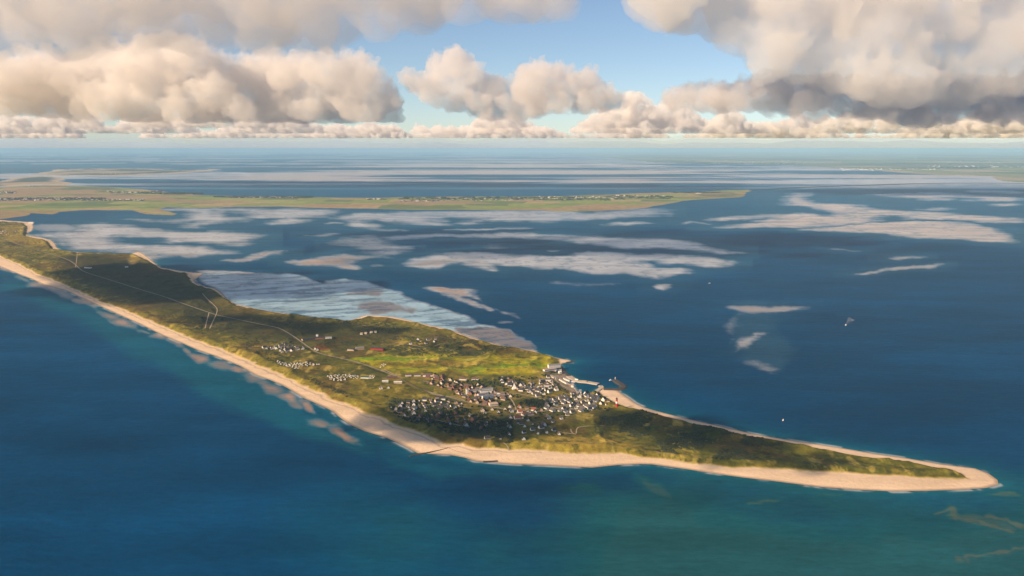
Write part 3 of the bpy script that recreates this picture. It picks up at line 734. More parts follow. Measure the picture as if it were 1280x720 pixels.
    lay(beach, (0.70, 0.525, 0.355))
    col = np.where((beach > 0.5)[:, None], col * sandc[:, None], col)
    lay(beach * sstep(16, 3, dc) * 0.75, (0.30, 0.20, 0.135))
    lay(beach * sstep(2, -14, dc), (0.16, 0.13, 0.10))
    lay(beach * np.exp(-((dv + 14 + 8 * c) / 5) ** 2) * 0.45 * (Xk < 100), (0.22, 0.16, 0.10))
    lay(sstep(-8, 12, HB) * 0.9, (0.20, 0.155, 0.12))
    lay(sstep(-8, 12, HB) * sstep(0.5, 0.62, c) * 0.7, (0.09, 0.10, 0.05))
    veg = 1 - beach; col[:, 2] *= 1 - 0.52 * veg; lift = 0.16 + 0.26 * golf; col[:, 0] *= 1 + (lift + 0.05) * veg; col[:, 1] *= 1 + lift * veg
    marsh = (Xk < -250) * (Yk > 5000)
    eastw = sstep(60, 5, dc) * sstep(-900, -1200, Xk) * sstep(4300, 4700, Yk) * sstep(-30, -5, dv) * (Yk > 3.0 * (-Xk) + 1200)
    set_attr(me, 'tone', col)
    set_attr(me, 'plants', 1 - beach)
    t = NT('island_ground')
    tone = t.attr('tone').outputs['Color']; pl = t.attr('plants').outputs['Fac']
    v = t.ramp(t.noise(0.06, 6, 0.7), 0.3, 0.7, 0.55, 1.5)
    v2 = t.ramp(t.noise(0.012, 5, 0.6), 0.3, 0.7, 0.8, 1.2)
    v = t.math('MULTIPLY', v, v2)
    v = t.math('ADD', t.math('MULTIPLY', t.math('SUBTRACT', v, 1.0), t.ramp(pl, 0, 1, 0.14, 0.85)), 1.0)
    cc = t.mix(1.0, tone, v, 'MULTIPLY')
    nrm = t.bump(t.noise(0.07, 5, 0.65), 0.5, 5.0)
    t.principled(cc, 0.92, nrm, spec=0.15)
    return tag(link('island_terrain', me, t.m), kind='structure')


build_island()
# ------------------------------------------------------------------ the green island beyond the lagoon, the dunes behind it, the mainland shore
def sheet(name, poly, dx, dy, soft_px, paint, height):
    P = np.array(poly)
    xs = np.arange(P[:, 0].min() - 4, P[:, 0].max() + 4, dx); ys = np.arange(P[:, 1].min() - 1, P[:, 1].max() + 1, dy)
    PX, PY = np.meshgrid(xs, ys); nx, ny = len(xs), len(ys)
    X, Y = ground(PX.ravel(), PY.ravel())
    kk = float(np.clip(np.median(Y) / CAM_H, 3, 30))
    wob = (fbm(X / 900, Y / 900, 4, 201) - 0.5)
    d = sdf(P * [1, kk], PX.ravel() + wob * 14, (PY.ravel() + wob * 0.9) * kk) / kk
    ok = d > -0.8
    vid = np.full(nx * ny, -1); vid[ok] = np.arange(ok.sum())
    i = (np.arange(ny - 1)[:, None] * nx + np.arange(nx - 1)[None, :]).ravel()
    q = np.stack([vid[i], vid[i + nx], vid[i + nx + 1], vid[i + 1]], 1); q = q[(q >= 0).all(1)]
    X, Y, d, px, py = X[ok], Y[ok], d[ok], PX.ravel()[ok], PY.ravel()[ok]
    Z = np.where(d > 0, 0.6 + height(X, Y, d), np.maximum(-0.8, d * 3))
    me = mesh_np(name, np.stack([X, Y, Z], 1), q)
    set_attr(me, 'tone', paint(X, Y, d, px, py))
    t = NT(name)
    tone = t.attr('tone').outputs['Color']
    v = t.ramp(t.noise(0.006, 5, 0.7), 0.3, 0.7, 0.75, 1.25)
    t.principled(t.mix(1.0, tone, v, 'MULTIPLY'), 0.9, spec=0.15)
    return tag(link(name, me, t.m), kind='structure')


def cells(X, Y, sx, sy, seed):
    """field-like patches: random value per irregular cell"""
    u = X / sx + 0.6 * vnoise(X / sx / 2, Y / sy / 2, seed); v = Y / sy + 0.6 * vnoise(X / sx / 2 + 9, Y / sy / 2, seed + 1)
    iv = np.floor(v); u = u + _hash(iv, iv * 0, seed + 2)
    return _hash(np.floor(u), iv, seed + 3)


def paint_green(X, Y, d, px, py):
    a = cells(X, Y, 700, 600, 211); b = fbm(X / 2200, Y / 2200, 3, 217)
    pal = np.array([(0.17, 0.20, 0.055), (0.13, 0.17, 0.05), (0.21, 0.22, 0.07), (0.27, 0.21, 0.10), (0.16, 0.19, 0.05), (0.10, 0.13, 0.045)])
    col = pal[np.minimum((a * 6).astype(int), 5)] * 1.3
    back = sstep(252, 243, py + (b - 0.5) * 6) * 0.75
    w = (back * sstep(0.45, 0.55, fbm(X / 900, Y / 900, 3, 223)))[:, None]
    col = col * (1 - w) + np.array([0.075, 0.085, 0.045]) * w
    w = (sstep(0.56, 0.62, fbm(X / 1500, Y / 1100, 3, 229)) * 0.8)[:, None]
    col = col * (1 - w) + np.array([0.31, 0.21, 0.12]) * w
    w = (sstep(230, 120, px) * sstep(262, 265, py) + sstep(0.9, 0.2, d) * 0.5)[:, None]
    return col * (1 - np.clip(w, 0, 1)) + np.array([0.30, 0.22, 0.10]) * np.clip(w, 0, 1)


FAR_ISLAND = [(-420, 229), (-200, 231), (0, 235), (10, 234)] + ZA((100, 285), (200, 278), (400, 276), (600, 283), (760, 288), (900, 300), (1010, 308), (1090, 318), (1180, 328), (1280, 332)) + \
    ZB((0, 72), (200, 78), (500, 84), (800, 86), (1000, 92), (1280, 90)) + [(500, 246.5), (560, 246), (640, 245.5), (700, 245)] + ZD((120, 78), (360, 70), (600, 62), (900, 55), (1150, 42), (1320, 38), (1290, 65), (1240, 88), (1000, 100), (860, 110), (760, 130), (640, 158), (480, 172), (200, 182), (0, 182)) + \
    ZC((1100, 14), (600, 12), (200, 10), (-60, 4)) + ZB((1000, 162), (800, 158), (600, 150), (300, 152), (100, 160), (-60, 158)) + ZA((1100, 420), (1040, 435), (1180, 465), (1150, 475), (980, 468), (860, 440), (600, 440), (400, 452), (340, 468), (200, 460), (150, 478), (60, 490), (0, 500)) + [(-120, 277), (-420, 262)]
sheet('far_island_terrain', FAR_ISLAND, 1.3, 0.45, 1, paint_green, lambda X, Y, d: 3.0 * sstep(0, 1.5, d) + 14 * fbm(X / 1500, Y / 1500, 3, 241) * sstep(0.5, 4, d))


def paint_dune(X, Y, d, px, py):
    a = fbm(X / 1500, Y / 2500, 3, 251)
    col = np.empty((len(X), 3)); col[:] = (0.075, 0.085, 0.060)
    w = sstep(0.5, 0.62, a)[:, None]
    col = col * (1 - w) + np.array([0.36, 0.27, 0.17]) * w
    w = np.clip(sstep(0.7, 0.1, d), 0, 1)[:, None]
    return col * (1 - w) + np.array([0.46, 0.37, 0.27]) * w


sheet('northern_dunes_terrain', ZA((0, 250), (60, 236), (150, 222), (260, 218), (400, 222), (420, 236), (380, 248), (500, 262), (420, 274), (200, 270), (60, 282), (-100, 290), (-100, 262)), 1.3, 0.4, 1, paint_dune, lambda X, Y, d: 16 * fbm(X / 1500, Y / 1500, 3, 253))
sheet('northern_spit_terrain', ZA((220, 205), (300, 188), (400, 172), (560, 166), (800, 164), (1000, 168), (1200, 176), (1450, 168), (1470, 174), (1250, 188), (1080, 200), (900, 206), (700, 214), (560, 208), (420, 212)), 1.3, 0.4, 1, paint_dune, lambda X, Y, d: 16 * fbm(X / 1500, Y / 1500, 3, 257))


def paint_main(X, Y, d, px, py):
    a = cells(X, Y, 2600, 3200, 261); b = fbm(X / 9000, Y / 9000, 3, 263)
    pal = np.array([(0.19, 0.22, 0.09), (0.15, 0.19, 0.08), (0.27, 0.25, 0.14), (0.34, 0.29, 0.19), (0.11, 0.14, 0.08), (0.22, 0.23, 0.11)])
    col = pal[np.minimum((a * 6).astype(int), 5)]
    w = sstep(0.52, 0.6, b)[:, None] * 0.7
    return col * (1 - w) + np.array([0.08, 0.10, 0.07]) * w


sheet('mainland_terrain', [(1700, 189.5), (700, 189.5), (700, 192), (820, 203), (900, 205), (980, 206), (1060, 210), (1130, 216), (1180, 219), (1240, 220), (1250, 226), (1300, 229), (1700, 232)], 2.0, 0.4, 1, paint_main, lambda X, Y, d: 4 + 20 * fbm(X / 5000, Y / 5000, 3, 267))


def strip(name, pts, width, top, mat, toe=1.6, zbase=-0.5, sub=2, zfun=None):
    """embankment or quay with a flat crown and sloping sides along a line of ground points"""
    P = chaikin(world_poly(pts), sub, False) if sub else world_poly(pts)
    T = np.gradient(P, axis=0); T /= np.linalg.norm(T, axis=1)[:, None] + 1e-9
    N = np.stack([-T[:, 1], T[:, 0]], 1)
    w = np.broadcast_to(np.asarray(width, float), (len(P),))
    tz = np.full(len(P), top) if zfun is None else zfun(P[:, 0], P[:, 1]) + top
    bz = np.full(len(P), zbase) if zfun is None else tz - 1.2
    prof = [(-0.5 * toe, bz), (-0.5, tz), (0.5, tz), (0.5 * toe, bz)]
    co = np.concatenate([np.column_stack([P + N * (w * o)[:, None], z]) for o, z in prof])
    n = len(P); q = []
    for k in range(3):
        for i in range(n - 1):
            q.append((k * n + i, (k + 1) * n + i, (k + 1) * n + i + 1, k * n + i + 1))
    q += [(0, n, 2 * n, 3 * n), (n - 1, 4 * n - 1, 3 * n - 1, 2 * n - 1)]
    me = mesh_np(name, co, np.array(q)[:, ::-1], smooth=False)
    return link(name, me, mat)


dark_stone = plain('dark_stone', (0.045, 0.045, 0.05), 0.9, 0.3, 0.1)
tag(strip('causeway', [(938, 238.2), (980, 235.6), (1040, 233), (1100, 231), (1160, 229.3), (1220, 229), (1290, 229.4), (1400, 230)], 60, 12, dark_stone, 2.5), 'long dark railway causeway crossing the pale flats to the mainland', 'causeway')


def specks(name, spots, mat, smin, smax, hmin, hmax, seed, flat=1.0, roof=True):
    """many tiny gabled blocks, too far off to tell apart"""
    r = np.random.RandomState(seed); co, q, tr = [], [], []
    for (px, py, w, h, n) in spots:
        X, Y = ground(px + r.uniform(-w, w, n), py + r.uniform(-h, h, n))
        for x, y in zip(X, Y):
            a = r.uniform(0, math.pi); L, W, H = r.uniform(smin, smax), r.uniform(smin, smax) * 0.6, r.uniform(hmin, hmax)
            c, s = math.cos(a), math.sin(a); b = len(co)
            for z, k in ((0, 1), (H * 0.55, 1)):
                for ux, uy in ((-1, -1), (1, -1), (1, 1), (-1, 1)):
                    co.append((x + c * ux * L / 2 - s * uy * W / 2, y + s * ux * L / 2 + c * uy * W / 2, z + 6))
            for ux in (-1, 1):
                co.append((x + c * ux * L / 2, y + s * ux * L / 2, H + 6))
            q += [(b, b + 1, b + 5, b + 4), (b + 1, b + 2, b + 6, b + 5), (b + 2, b + 3, b + 7, b + 6), (b + 3, b, b + 4, b + 7), (b + 4, b + 5, b + 9, b + 8), (b + 6, b + 7, b + 8, b + 9)]
            tr += [(b + 4, b + 8, b + 7), (b + 5, b + 6, b + 9)]
    me = mesh_np(name, np.array(co), np.array(q), np.array(tr), smooth=False)
    return link(name, me, mat)


TOWN = [(25, 250, 30, 1.6, 170), (75, 248.5, 40, 0.8, 160), (120, 250.5, 60, 0.8, 120), (140, 240, 6, 0.4, 20), (165, 241, 25, 0.8, 50), (195, 239.2, 7, 0.5, 40), (330, 247, 45, 0.9, 160), (470, 249.5, 12, 0.6, 20), (10, 241, 10, 1.2, 30),
        (525, 252, 25, 0.9, 50), (600, 250, 60, 2.0, 60), (720, 248, 50, 2.0, 70), (800, 246, 30, 1.5, 40), (873, 242.3, 3, 0.4, 8), (38, 233, 3, 0.8, 6), (135, 217.6, 20, 0.3, 20), (200, 217, 5, 0.3, 8)]
tag(specks('far_town', TOWN, plain('far_town_white', (0.68, 0.62, 0.55), 0.8, 0.1), 16, 44, 8, 16, 5), 'pale scattered houses of the towns on the green island', 'town', kind='stuff')
tag(specks('far_roofs', [(a, b + 0.25, c, d, int(e * 1.3)) for a, b, c, d, e in TOWN[:12]], plain('far_town_dark', (0.05, 0.05, 0.06), 0.9, 0.1), 24, 70, 8, 18, 6), 'dark roofs and trees among the far towns', 'town', kind='stuff')
tag(specks('far_woods', [(330, 246.6, 60, 0.7, 240), (70, 249, 60, 1.2, 160), (640, 249, 140, 2.2, 260), (800, 247, 40, 1.8, 120), (215, 242, 40, 0.6, 90), (870, 241, 30, 0.5, 40)], plain('far_woods', (0.035, 0.05, 0.022), 0.95, 0.2), 40, 140, 9, 18, 7), 'dark hedges and copses across the green island', 'woods', kind='stuff')
tag(specks('mainland_farms', [(1110, 212, 60, 1.2, 60), (1220, 209, 60, 2.0, 40), (950, 204, 60, 1.5, 40), (1000, 200, 250, 4, 80)], plain('farm_white', (0.75, 0.72, 0.68), 0.8, 0.1), 60, 160, 14, 30, 8), 'white farm buildings scattered along the far mainland shore', 'farms', kind='stuff')
# ------------------------------------------------------------------ village, camp sites, harbour
PAL = dict(
    white=plain('white_plaster', (0.80, 0.76, 0.70), 0.8, 0.10), cream=plain('cream_plaster', (0.66, 0.58, 0.46), 0.8, 0.12), brick=plain('red_brick', (0.30, 0.13, 0.09), 0.9, 0.2),
    pale=plain('pale_brick', (0.50, 0.36, 0.28), 0.9, 0.15), slate=plain('dark_slate', (0.045, 0.047, 0.055), 0.75, 0.2), tile=plain('red_tile', (0.26, 0.085, 0.055), 0.85, 0.2),
    brown=plain('brown_tile', (0.13, 0.085, 0.07), 0.85, 0.2), thatch=plain('grey_thatch', (0.11, 0.095, 0.085), 0.95, 0.25), grey=plain('grey_roofing', (0.22, 0.21, 0.22), 0.85, 0.15),
    green=plain('green_roofing', (0.03, 0.09, 0.06), 0.7, 0.15), pane=plain('dark_glass', (0.02, 0.025, 0.03), 0.2, 0.1), red=plain('red_paint', (0.42, 0.022, 0.022), 0.55, 0.12), concrete=plain('quay_concrete', (0.30, 0.24, 0.19), 0.9, 0.25),
    rock=plain('breakwater_rock', (0.07, 0.062, 0.06), 0.95, 0.4, 0.15), wood=plain('tarred_wood', (0.05, 0.035, 0.03), 0.9, 0.3), metal=plain('black_metal', (0.02, 0.02, 0.022), 0.5, 0.1), teal=plain('blue_grey_hull', (0.10, 0.14, 0.20), 0.5, 0.1),
    asphalt=plain('road_asphalt', (0.30, 0.25, 0.20), 0.95, 0.2, 0.05), track=plain('sandy_track', (0.40, 0.32, 0.22), 0.95, 0.25, 0.05), slab=plain('pale_concrete', (0.48, 0.40, 0.31), 0.9, 0.2))  # slab is a paler tone of concrete for the mole and quay arms

for i, (w, p) in enumerate(ROADS):
    P = world_poly(chaikin(p, 2, False))
    seg = np.linalg.norm(np.diff(P, axis=0), axis=1); s = np.concatenate([[0], np.cumsum(seg)])
    u = np.arange(0, s[-1], 14.0); Q = np.stack([np.interp(u, s, P[:, 0]), np.interp(u, s, P[:, 1])], 1)
    T = np.gradient(Q, axis=0); T /= np.linalg.norm(T, axis=1)[:, None]; N = np.stack([-T[:, 1], T[:, 0]], 1)
    hs = np.max([land_height(*(Q + N * o * w * 0.5).T) for o in (-1, 0, 1)], 0) + 0.35
    n = len(Q)
    co = np.concatenate([np.column_stack([Q + N * w * 0.5, hs]), np.column_stack([Q - N * w * 0.5, hs])])
    a = np.arange(n - 1)
    me = mesh_np('road', co, np.stack([a, a + n, a + n + 1, a + 1], 1))
    tag(link('road' if w > 6 else 'track', me, PAL['asphalt' if w > 6 else 'track']), kind='structure')


def gable_meshes(L, W, eave, ridge, over=0.5):
    """walls with gable ends along x, and a roof slab with overhang; origin at the base centre"""
    x, y = L / 2, W / 2
    co = [(-x, -y, -2), (x, -y, -2), (x, y, -2), (-x, y, -2), (-x, -y, eave), (x, -y, eave), (x, y, eave), (-x, y, eave), (-x, 0, ridge - 0.25), (x, 0, ridge - 0.25)]
    wall = mesh_np('wall', np.array(co), np.array([(0, 1, 5, 4), (1, 2, 6, 5), (2, 3, 7, 6), (3, 0, 4, 7)]), np.array([(4, 8, 7), (5, 6, 9)]), smooth=False)
    k = (ridge - eave) / y
    yo, ze, xo = y + over, eave - over * k, x + over * 0.6
    up = [(-xo, -yo, ze), (xo, -yo, ze), (xo, 0, ridge), (-xo, 0, ridge), (xo, yo, ze), (-xo, yo, ze)]
    dn = [(a, b, c - 0.35) for a, b, c in up]
    roof = mesh_np('roof', np.array(up + dn), np.array([(0, 1, 2, 3), (3, 2, 4, 5), (7, 6, 9, 8), (8, 9, 11, 10), (0, 6, 7, 1), (4, 10, 11, 5), (0, 3, 9, 6), (3, 5, 11, 9), (1, 7, 8, 2), (2, 8, 10, 4)]), smooth=False)
    return wall, roof


def flat_meshes(L, W, H):
    x, y = L / 2, W / 2
    def box(x0, x1, y0, y1, z0, z1, nm):
        co = [(a, b, c) for c in (z0, z1) for a, b in ((x0, y0), (x1, y0), (x1, y1), (x0, y1))]
        return mesh_np(nm, np.array(co), np.array([(0, 1, 5, 4), (1, 2, 6, 5), (2, 3, 7, 6), (3, 0, 4, 7), (4, 5, 6, 7), (3, 2, 1, 0)]), smooth=False)
    return box(-x, x, -y, y, -2, H, 'wall'), box(-x - 0.4, x + 0.4, -y - 0.4, y + 0.4, H + 0.02, H + 0.7, 'roof')


def band_mesh(L, W, z0, z1, n, bay=0.55, sides=(-1, 1)):
    """a row of window panes standing 6 cm proud of both long walls"""
    co, q = [], []
    for sy in sides:
        for i in range(n):
            c = -L / 2 + (i + 0.5) * L / n; h = L / n * bay / 2; y = sy * (W / 2 + 0.06)
            b = len(co); co += [(c - h, y, z0), (c + h, y, z0), (c + h, y, z1), (c - h, y, z1)]
            q.append((b, b + 1, b + 2, b + 3) if sy < 0 else (b + 3, b + 2, b + 1, b))
    return mesh_np('window', np.array(co), np.array(q), smooth=False)


TEMPL = {}
for key, (L, W, e, rg, wm, rm) in dict(
        white_slate=(13, 9.5, 4.6, 10.2, 'white', 'slate'), white_thatch=(15, 10, 3.6, 10.0, 'white', 'thatch'), white_red=(13, 9.5, 4.4, 9.6, 'white', 'tile'), brick_brown=(14, 10, 4.2, 9.5, 'brick', 'brown'),
        brick_slate=(14, 9.5, 4.4, 9.6, 'pale', 'slate'), cream_brown=(13, 9.5, 4.4, 9.8, 'cream', 'brown'), row_white=(20, 10, 6.0, 10.5, 'white', 'brown'), pale_brown=(14, 10, 4.4, 9.0, 'pale', 'brown')).items():
    w_, r_ = gable_meshes(L, W, e, rg)
    w_.materials.append(PAL[wm]); r_.materials.append(PAL[rm])
    TEMPL[key] = (w_, r_)


def house(key, x, y, z, rz, sc, label, group):
    h = empty('house', (x, y, z), rz)
    h.scale = (sc, sc, sc)
    for nm, me in zip(('wall', 'roof'), TEMPL[key]):
        link(nm, me, None, h)
    return tag(h, label, 'house', group)


LOOK = dict(white_slate='white house with slate roof', white_thatch='white house with thatched roof', white_red='white house with red tiles', brick_brown='red brick house with brown roof', brick_slate='pale brick house with slate roof', cream_brown='cream house with brown roof', row_white='long white house with brown roof', pale_brown='pale brick house with brown roof')
CLUSTERS = [  # outline in the photo, how many, spacing m, street angle, kinds, label, group
    (ZN((400, 395), (500, 380), (620, 345), (700, 345), (780, 370), (800, 420), (770, 470), (700, 490), (560, 505), (460, 490), (400, 470)), 74, 20, 0.5, ('white_slate', 'white_slate', 'white_thatch'), ' in the dense quarter below the harbour', 'white houses below the harbour'),
    (ZN((770, 350), (830, 380), (900, 420), (880, 440), (800, 430)), 7, 26, 0.9, ('white_slate', 'brick_slate'), ' by the beach below the harbour wall', 'houses by the harbour beach'),
    (ZN((200, 270), (300, 265), (470, 270), (490, 330), (420, 355), (330, 365), (260, 330)), 26, 26, 0.2, ('white_slate', 'white_thatch', 'row_white'), ' on the slope between church and harbour', 'houses between church and harbour'),
    (ZN((80, 440), (260, 455), (390, 480), (300, 520), (210, 530), (130, 500)), 20, 24, 0.1, ('white_slate', 'pale_brown', 'white_red'), ' in the mixed group south of the church', 'houses south of the church'),
    (ZN((330, 540), (540, 520), (620, 500), (640, 520), (560, 545), (420, 600), (540, 690), (350, 680), (60, 560), (100, 540)), 15, 40, 0.3, ('white_thatch', 'white_slate'), ' among green dunes south of the village', 'houses scattered in the southern dunes'),
    (ZM((45, 340), (160, 300), (300, 280), (440, 265), (560, 280), (640, 300), (560, 345), (400, 345), (250, 350), (60, 360)), 44, 20, 0.3, ('white_slate', 'white_slate', 'brick_slate'), ' in the seaward quarter', 'houses in the shaded seaward quarter'),
    (ZM((60, 370), (300, 360), (480, 380), (620, 370), (800, 440), (900, 480), (760, 520), (560, 470), (380, 470), (200, 420)), 34, 34, 0.3, ('brick_slate', 'brick_brown', 'white_thatch'), ' half hidden in pines behind the beach', 'houses in the shaded pines'),
    (ZM((310, 90), (420, 70), (560, 110), (640, 150), (780, 150), (860, 180), (760, 190), (640, 190), (600, 240), (560, 190), (450, 170), (340, 140)), 46, 21, -0.35, ('pale_brown', 'brick_brown', 'cream_brown'), ' in the terraced quarter beside the main road', 'brick houses beside the main road'),
    (ZM((560, 190), (640, 215), (740, 220), (750, 270), (860, 270), (900, 300), (800, 310), (650, 270)), 26, 21, -0.3, ('brick_brown', 'pale_brown', 'brick_slate'), ' close around the long white blocks', 'brick houses around the long white blocks'),
    (ZM((880, 200), (1010, 230), (1030, 260), (930, 280), (870, 250)), 16, 22, -0.2, ('pale_brown', 'cream_brown'), ' on the church side of the white blocks', 'houses between white blocks and church'),
    (ZM((940, 130), (1010, 120), (1060, 150), (1200, 160), (1270, 200), (1180, 210), (1050, 190)), 22, 22, 0.0, ('brick_slate', 'white_slate', 'pale_brown'), ' beside the white church', 'houses beside the church'),
    (ZM((740, 370), (860, 340), (1000, 320), (1020, 350), (960, 385), (800, 390)), 10, 34, 0.1, ('white_slate', 'cream_brown', 'white_thatch'), ' in the green gap below the long blocks', 'houses in the green gap'),
    (ZM((960, 440), (1180, 470), (1260, 500), (1240, 560), (1120, 600), (900, 605), (740, 618), (1000, 540)), 12, 50, 0.2, ('white_thatch', 'white_slate'), ' alone behind the southern beach', 'lone houses behind the southern beach'),
    (ZK((170, 112), (260, 100), (340, 92), (430, 100), (520, 120), (480, 140), (420, 150), (330, 158), (300, 138), (220, 128)), 34, 22, 0.25, ('white_slate', 'white_slate', 'white_thatch'), ' in the compact holiday village', 'houses of the holiday village'),
    (ZK((570, 125), (600, 112), (640, 115), (620, 135)), 5, 22, 0.2, ('white_slate',), ' just east of the holiday village', 'houses east of the holiday village'),
    (ZK((1080, 440), (1190, 440), (1150, 458), (1090, 452)), 4, 26, 0.2, ('white_thatch',), ' in the brown hollow by the main road', 'houses in the brown hollow'),
    (ZA((0, 575), (40, 585), (60, 610), (30, 620), (0, 605)), 10, 40, 0.2, ('white_slate', 'white_red'), ' in the hamlet at the narrow north', 'houses of the northern hamlet'),
    (ZA((100, 583), (125, 583), (125, 592), (100, 592)), 4, 30, 0.2, ('white_slate',), ' on the ochre meadow by the lagoon', 'houses on the ochre meadow'),
    (ZO((450, 205), (620, 200), (610, 225), (460, 225)), 7, 40, 0.2, ('white_thatch', 'white_slate'), ' at the edge of the golf links', 'houses at the edge of the links'),
    (ZO((960, 395), (1060, 425), (1180, 430), (1180, 470), (1080, 480), (960, 450)), 16, 28, 0.2, ('white_slate', 'brick_slate'), ' on the slope west of the harbour road', 'houses west of the harbour road'),
]
REST = []
for poly, cnt, gap, ang, kinds, label, group in CLUSTERS:
    P = np.array(poly); r = random.Random(hash(len(label)) + cnt * 31)
    got = []
    cnt = max(3, round(cnt * 0.7)); total = round(cnt * 1.4)
    nr = np.random.RandomState(len(label) * 37 + cnt)
    ca, cb = nr.uniform(P[:, 0].min(), P[:, 0].max(), 5000), nr.uniform(P[:, 1].min(), P[:, 1].max(), 5000)
    gx, gy = ground(ca, cb)
    ok = sdf(P, ca, cb) > 0
    for w, line in roads_w: ok &= linedist(line, gx, gy) > w * 0.5 + 8
    for x, y in zip(gx[ok].tolist(), gy[ok].tolist()):
        if len(got) >= total: break
        lim = (1.15 * gap * (1 if len(got) < cnt else 0.8)) ** 2
        if any((x - a) ** 2 + (y - b) ** 2 < lim for a, b in got): continue
        got.append((x, y))
    g = np.array(got); zz = land_height(g[:, 0], g[:, 1])
    for i, ((x, y), z) in enumerate(zip(got, zz)):
        rz = ang + r.choice((0, math.pi / 2, math.pi / 2)) + r.gauss(0, 0.22)
        if i >= cnt:
            REST.append((r.choice(kinds), x, y, float(z), rz, r.uniform(0.55, 0.95)))
            continue
        key = r.choice(kinds); big = r.uniform(0.95, 1.5)
        house(key, x, y, float(z), rz, big, ('large ' if big > 1.32 else 'small ' if big < 1.1 else '') + LOOK[key] + label, group)


# the many further houses, sheds and garages between them
def build_rest():
    mats, co, tr, mi, n = [], [], [], [], 0
    for key, x, y, z, rz, s in REST:
        for me in TEMPL[key]:
            m = me.materials[0]
            if m not in mats: mats.append(m)
            v = np.empty(len(me.vertices) * 3, np.float32); me.vertices.foreach_get('co', v); v = v.reshape(-1, 3) * s
            me.calc_loop_triangles(); t3 = np.empty(len(me.loop_triangles) * 3, np.int32); me.loop_triangles.foreach_get('vertices', t3); t3 = t3.reshape(-1, 3)
            c, q = math.cos(rz), math.sin(rz)
            co.append(np.stack([v[:, 0] * c - v[:, 1] * q + x, v[:, 0] * q + v[:, 1] * c + y, v[:, 2] + z], 1))
            tr.append(t3 + n); n += len(v); mi += [mats.index(m)] * len(t3)
    me = mesh_np('further_houses', np.concatenate(co), tris=np.concatenate(tr), smooth=False)
    for m in mats: me.materials.append(m)
    me.polygons.foreach_set('material_index', np.array(mi, np.int32))
    tag(link('further_houses', me), 'smaller houses, sheds and garages crowded between the village houses', 'houses', kind='stuff')


build_rest()


def block(name, label, cat, a, b, depth, eave, ridge, wall, roof, floors=2, group=None, tower=None, windows=True):
    """long building whose front runs between two photo points"""
    (x0, y0), (x1, y1) = (tuple(float(v) for v in ground(*p)) for p in (a, b))
    L = math.hypot(x1 - x0, y1 - y0); rz = math.atan2(y1 - y0, x1 - x0)
    x, y = (x0 + x1) / 2 - math.sin(rz) * depth / 2, (y0 + y1) / 2 + math.cos(rz) * depth / 2
    z = float(land_height(np.array([x, x0, x1]), np.array([y, y0, y1])).max())
    o = empty(name, (x, y, z), rz)
    wl, rf = gable_meshes(L, depth, eave, ridge, 0.6) if ridge else flat_meshes(L, depth, eave)
    link('wall', wl, PAL[wall], o); link('roof', rf, PAL[roof], o)
    if windows:
        for f in range(floors if windows is True else 0):
            h = eave / floors
            link('window_row', band_mesh(L, depth, f * h + h * 0.35, f * h + h * 0.78, max(3, int(L / 5)), 0.34), PAL['pane'], o)
    if tower:
        tw, tr = gable_meshes(tower[1], tower[1], tower[2], tower[2] + tower[1] * 0.5, 0.4)
        t1 = link('tower', tw, PAL[wall], o); t1.location = (tower[0] * L / 2, -depth * 0.25, 0)
        t2 = link('tower_roof', tr, PAL[roof], t1)
    return tag(o, label, cat, group)


block('barracks', 'long white block with a square stair tower at its western end', 'building', ZM((662, 222))[0], ZM((768, 212))[0], 10, 13, 15, 'white', 'grey', 2, tower=(-0.97, 9, 19))
block('barracks', 'upper long white block behind the one with the tower', 'building', ZM((768, 206))[0], ZM((868, 196))[0], 10, 12, 14, 'white', 'grey', 2, windows=False)
block('barracks', 'middle long white block running beside the brick houses', 'building', ZM((768, 222))[0], ZM((858, 216))[0], 10, 11, 13, 'white', 'grey', 2, windows=False)
block('barracks', 'short white block between the two lower long ones', 'building', ZM((752, 250))[0], ZM((836, 238))[0], 10, 12, 14, 'white', 'grey', 2, windows=False)
block('barracks', 'lowest long white block facing the brown yard', 'building', ZM((788, 266))[0], ZM((876, 250))[0], 10, 12, 14, 'white', 'grey', 2, windows=False)
block('school', 'pale block with flat grey roof east of the long white ones', 'building', ZM((878, 222))[0], ZM((945, 226))[0], 12, 7, 0, 'white', 'grey', 2)
block('school', 'grey roofed pale hall below the flat roofed block', 'building', ZM((895, 243))[0], ZM((965, 241))[0], 14, 7, 10, 'cream', 'grey', 2)
block('sports_hall', 'wide pinkish hall with low roof below the white blocks', 'building', ZM((845, 318))[0], ZM((910, 312))[0], 26, 8, 10.5, 'cream', 'pale', 1)
block('guesthouse', 'white house with large bright red roof south of the village', 'building', ZM((1042, 425))[0], ZM((1092, 420))[0], 16, 5, 12, 'white', 'tile', 1)
block('guesthouse', 'long low white house beside the one with the red roof', 'building', ZM((1110, 405))[0], ZM((1195, 395))[0], 11, 5, 8.5, 'white', 'brown', 1)
for k, (a, b) in enumerate((((172, 80), (218, 78)), ((240, 80), (292, 78)), ((310, 84), (384, 84)), ((598, 108), (655, 110)), ((698, 110), (752, 112)))):
    block('terraced_row', ['white gabled terrace at the western end of the village by the road', 'white terrace second along the road at the village edge', 'longest white terrace facing the links at the village edge', 'white terrace above the brick houses below the golf links', 'white terrace nearest the church below the golf links'][k], 'terrace', ZM(a)[0], ZM(b)[0], 11, 6.5, 12, 'white', 'brown', 2, 'white terraces along the upper edge of the village')
block('harbour_hotel', 'big white hotel with several wings at the head of the harbour', 'hotel', ZH((255, 88))[0], ZH((400, 78))[0], 18, 13, 17, 'white', 'grey', 4)
block('harbour_hotel_wing', 'white gabled wing in front of the big harbour hotel', 'hotel', ZH((340, 98))[0], ZH((415, 92))[0], 14, 11, 15, 'white', 'slate', 3)
